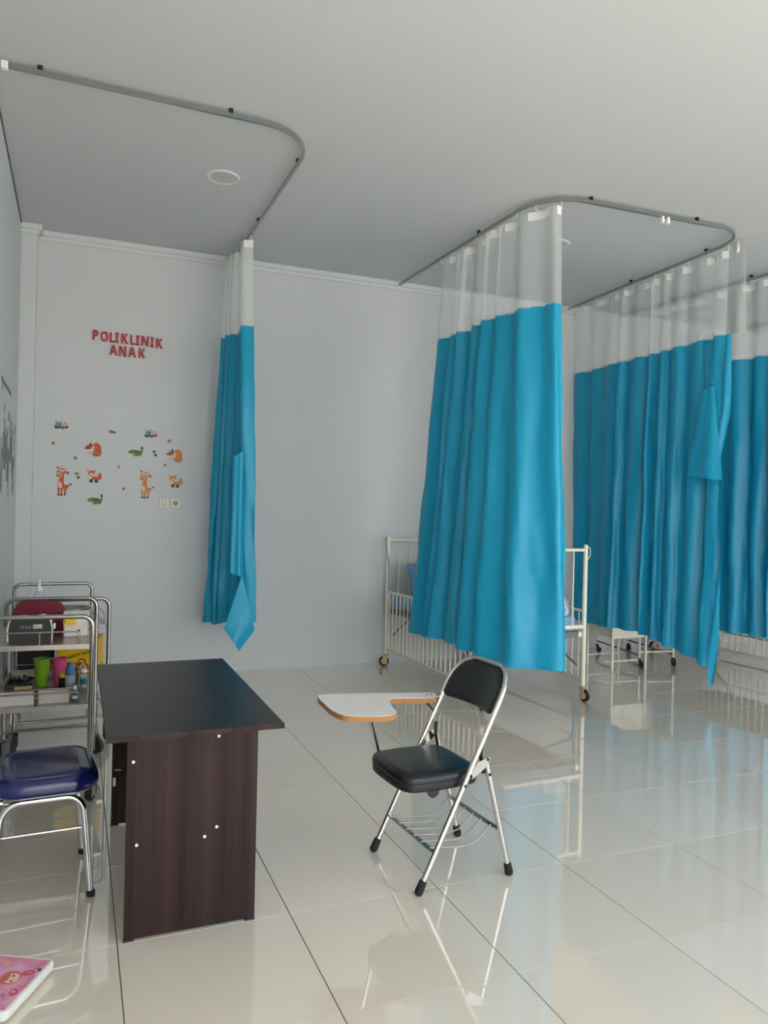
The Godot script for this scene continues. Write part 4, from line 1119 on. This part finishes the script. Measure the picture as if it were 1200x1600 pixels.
# ---------------------------------------------------------------- on the walls and the ceiling
func sticker(kind: String, n: int, label: String, category: String, group: String, tone: Dictionary) -> void:
	var at: Vector2 = STICKER_AT[kind][n]
	var t := thing(kind + "_sticker", label, category, Vector3(at.x, at.y, BACK), 0.0, group)
	var back := mk()
	var pieces := []
	var z := 0.0012
	for pc in STICKERS[kind]:
		var poly := PackedVector2Array()
		var v: Array = pc[1]
		if v.size() == 3:
			for k in 10: poly.append(Vector2(v[0] + cos(TAU * k / 10) * v[2], v[1] + sin(TAU * k / 10) * v[2]) * 0.001)
		else:
			for k in range(0, v.size(), 2): poly.append(Vector2(v[k], v[k + 1]) * 0.001)
		if area2(poly) < 0: poly.reverse()
		for big in Geometry2D.offset_polygon(poly, 0.004, Geometry2D.JOIN_ROUND):
			if big.size() > 2: extrude(back, big, 0.0, 0.0006)
		var key: String = tone.get(pc[0], pc[0])
		var s := mk()
		extrude(s, poly, 0.0005, z)
		pieces.append([key, s])
		z += 0.00012
	part("backing", back, M.s_backing, t)
	for pc in pieces: part("print_" + {"a1": "coat", "a2": "coat", "b1": "shade", "b2": "shade", "g": "skin", "lg": "belly", "dg": "back", "dark": "outline", "cream": "chest", "tan": "muzzle", "white": "eyes", "pale": "tip", "teal": "owl", "grey": "wing", "pink": "owlet", "olive": "bark", "orange": "petal"}.get(pc[0], "patch"), pc[1], M["s_" + pc[0]], t)

func wall_things() -> void:
	var sign := thing("wall_lettering", "red raised letters reading POLIKLINIK ANAK on the back wall", "sign", Vector3(0.38, 2.88, BACK))
	for l in LETTERS:
		var o := part("letter_" + l[0].to_lower(), text(l[0], 0.118, 0.018), M.letter_red, sign)
		o.scale.x = 0.82
		o.position = Vector3(l[1] - 0.38, l[2] - 2.88, 0.0085)
	var red := {"a": "a1", "b": "b1"}
	var org := {"a": "a2", "b": "b2"}
	var ag := "animal stickers on the back wall"
	sticker("giraffe", 0, "red-orange giraffe sticker, left of the two giraffes", "sticker", ag, red)
	sticker("giraffe", 1, "lighter orange giraffe sticker, the one nearer the sockets", "sticker", ag, org)
	sticker("curled_fox", 0, "red curled-up fox sticker above the small red fox", "sticker", ag, red)
	sticker("curled_fox", 1, "orange-brown curled-up fox sticker, rightmost near the curtain", "sticker", ag, org)
	sticker("standing_fox", 0, "small standing fox sticker beside the left giraffe", "sticker", ag, red)
	sticker("standing_fox", 1, "small standing fox sticker just above the sockets", "sticker", ag, org)
	sticker("crocodile", 0, "green crocodile sticker, lowest of all the animal stickers", "sticker", ag, {})
	sticker("crocodile", 1, "green crocodile sticker above the right giraffe", "sticker", ag, {})
	sticker("owls", 0, "sticker of two owls on a branch, upper left", "sticker", ag, {})
	sticker("owls", 1, "sticker of two owls on a branch, upper right", "sticker", ag, {})
	sticker("log", 0, "tiny log sticker between the left giraffe and small fox", "sticker", ag, {})
	sticker("log", 1, "tiny log sticker between the crocodile and curled orange fox", "sticker", ag, {})
	sticker("plank", 0, "tiny grey plank sticker between the two owl stickers", "sticker", ag, {})
	var dl := ["orange dot sticker below the left owls", "small dot sticker above the left log", "olive dot sticker between the two standing foxes", "pinkish dot sticker just left of the right giraffe", "small dot sticker right below the right owls", "small dot sticker under the orange curled fox"]
	var dt := [{"a": "orange", "b": "b2"}, {"a": "grey", "b": "b1"}, {"a": "olive", "b": "orange"}, {"a": "pink", "b": "b1"}, {"a": "b1", "b": "pink"}, {"a": "pink", "b": "b1"}]
	for k in 6: sticker("dot", k, dl[k], "sticker", "dot stickers on the back wall", dt[k])
	# switch and socket
	for q in [[0.716, 1.521, true], [0.815, 1.523, false]]:
		var t := thing("wall_switch" if q[2] else "wall_socket", "square cream wall plate with a rocker, left of the socket" if q[2] else "square cream power socket with a round well on the wall", "switch" if q[2] else "socket", Vector3(q[0], q[1], BACK))
		part("plate", bx(Vector3(0, 0, 0.005), Vector3(0.084, 0.084, 0.01), 0.003), M.socket_plate, t)
		if q[2]:
			part("rocker", bx(Vector3(0, 0, 0.011), Vector3(0.03, 0.042, 0.006), 0.002), M.socket_plate, t)
			part("rocker_gap", bx(Vector3(0, 0, 0.0102), Vector3(0.036, 0.048, 0.001)), M.socket_shade, t)
		else:
			part("well", lt([Vector2(0.022, 0), Vector2(0.022, 0.003), Vector2(0.019, 0.003), Vector2(0.018, 0.0005), Vector2(0, 0.0005)], 20, Transform3D(Basis(Vector3.RIGHT, PI / 2), Vector3(0, 0, 0.01))), M.socket_shade, t)
			for k in [-1, 1]:
				part("pin_hole", lt([Vector2(0.003, 0), Vector2(0.003, 0.0012), Vector2(0, 0.0012)], 10, Transform3D(Basis(Vector3.RIGHT, PI / 2), Vector3(k * 0.0095, 0, 0.0106))), M.ink, t)
	# ceiling speakers
	for q in [[0.888, -5.28, "round white ceiling speaker over the empty left bay"], [3.68, -5.39, "round ceiling speaker above the cot, seen through the net"]]:
		var t := thing("ceiling_speaker", q[2], "speaker", Vector3(q[0], CEIL, q[1]), 0.0, "round ceiling speakers")
		part("ring", lt([Vector2(0.09, -0.006), Vector2(0.1, -0.01), Vector2(0.112, -0.008), Vector2(0.114, 0)], 36), M.trim_paint, t)
		part("grille", lt([Vector2(0, -0.005), Vector2(0.091, -0.0055), Vector2(0.091, 0)], 36), M.speaker_grille, t)
	# grey decal on the left wall, seen edge-on
	var dc := thing("wall_decal", "dark grey streaky decal on the left wall at the photo edge", "decal", Vector3(LEFT, 1.9, -6.0))
	rng.seed = 77
	part("stem", bx(Vector3(0.002, 0.385, 0.2), Vector3(0.003, 0.03, 0.75)), M.decal_grey, dc)
	for k in 16:
		var z: float = 0.5 - 1.1 * k / 15.0
		var h: float = rng.randf_range(0.05, 0.3) if k % 3 else 0.34
		part("stroke", bx(Vector3(0.0015, rng.randf_range(-0.22, 0.08), z), Vector3(0.002, h, rng.randf_range(0.02, 0.06))), M.decal_grey, dc)
	for k in 14:
		part("stroke", bx(Vector3(0.0015, rng.randf_range(-0.36, 0.4), rng.randf_range(-0.7, 0.5)), Vector3(0.002, rng.randf_range(0.03, 0.09), rng.randf_range(0.02, 0.05))), M.decal_grey, dc)

func _ready() -> void:
	# camera, sky, exposure
	var cam := Camera3D.new()
	cam.name = "camera"
	cam.fov = 2.0 * rad_to_deg(atan(800.0 / 1190.0))
	var b := Basis(Vector3.UP, deg_to_rad(-22.0)) * Basis(Vector3.BACK, deg_to_rad(1.25))
	cam.transform = Transform3D(b, Vector3(0, 1.485, 0))
	add_child(cam)
	cam.current = true
	var we := WorldEnvironment.new()
	we.name = "environment"
	var e := Environment.new()
	e.background_mode = Environment.BG_SKY
	var sky := Sky.new()
	var sm := ProceduralSkyMaterial.new()
	sm.sky_top_color = Color(0.83, 0.87, 0.92)
	sm.sky_horizon_color = Color(0.97, 0.955, 0.93)
	sm.ground_bottom_color = Color(0.6, 0.57, 0.52)
	sm.ground_horizon_color = Color(0.8, 0.79, 0.77)
	sm.sky_energy_multiplier = 1.0
	sky.sky_material = sm
	e.sky = sky
	e.tonemap_mode = Environment.TONE_MAPPER_LINEAR
	e.tonemap_exposure = 5.35
	e.sdfgi_enabled = true
	e.ssao_enabled = true
	e.ssil_enabled = true
	we.environment = e
	add_child(we)
	var sun := DirectionalLight3D.new()
	sun.name = "sun"
	sun.light_color = Color(1.0, 0.97, 0.92)
	sun.light_energy = 0.9
	sun.light_angular_distance = 0.6
	sun.shadow_enabled = true
	add_child(sun)
	sun.look_at_from_position(Vector3(1.5, 8, 4.4), Vector3.ZERO)
	materials()
	room()
	curtains()
	beds()
	desk()
	tablet_chair()
	blue_chair()
	clutter()
	wall_things()
	pink_board()
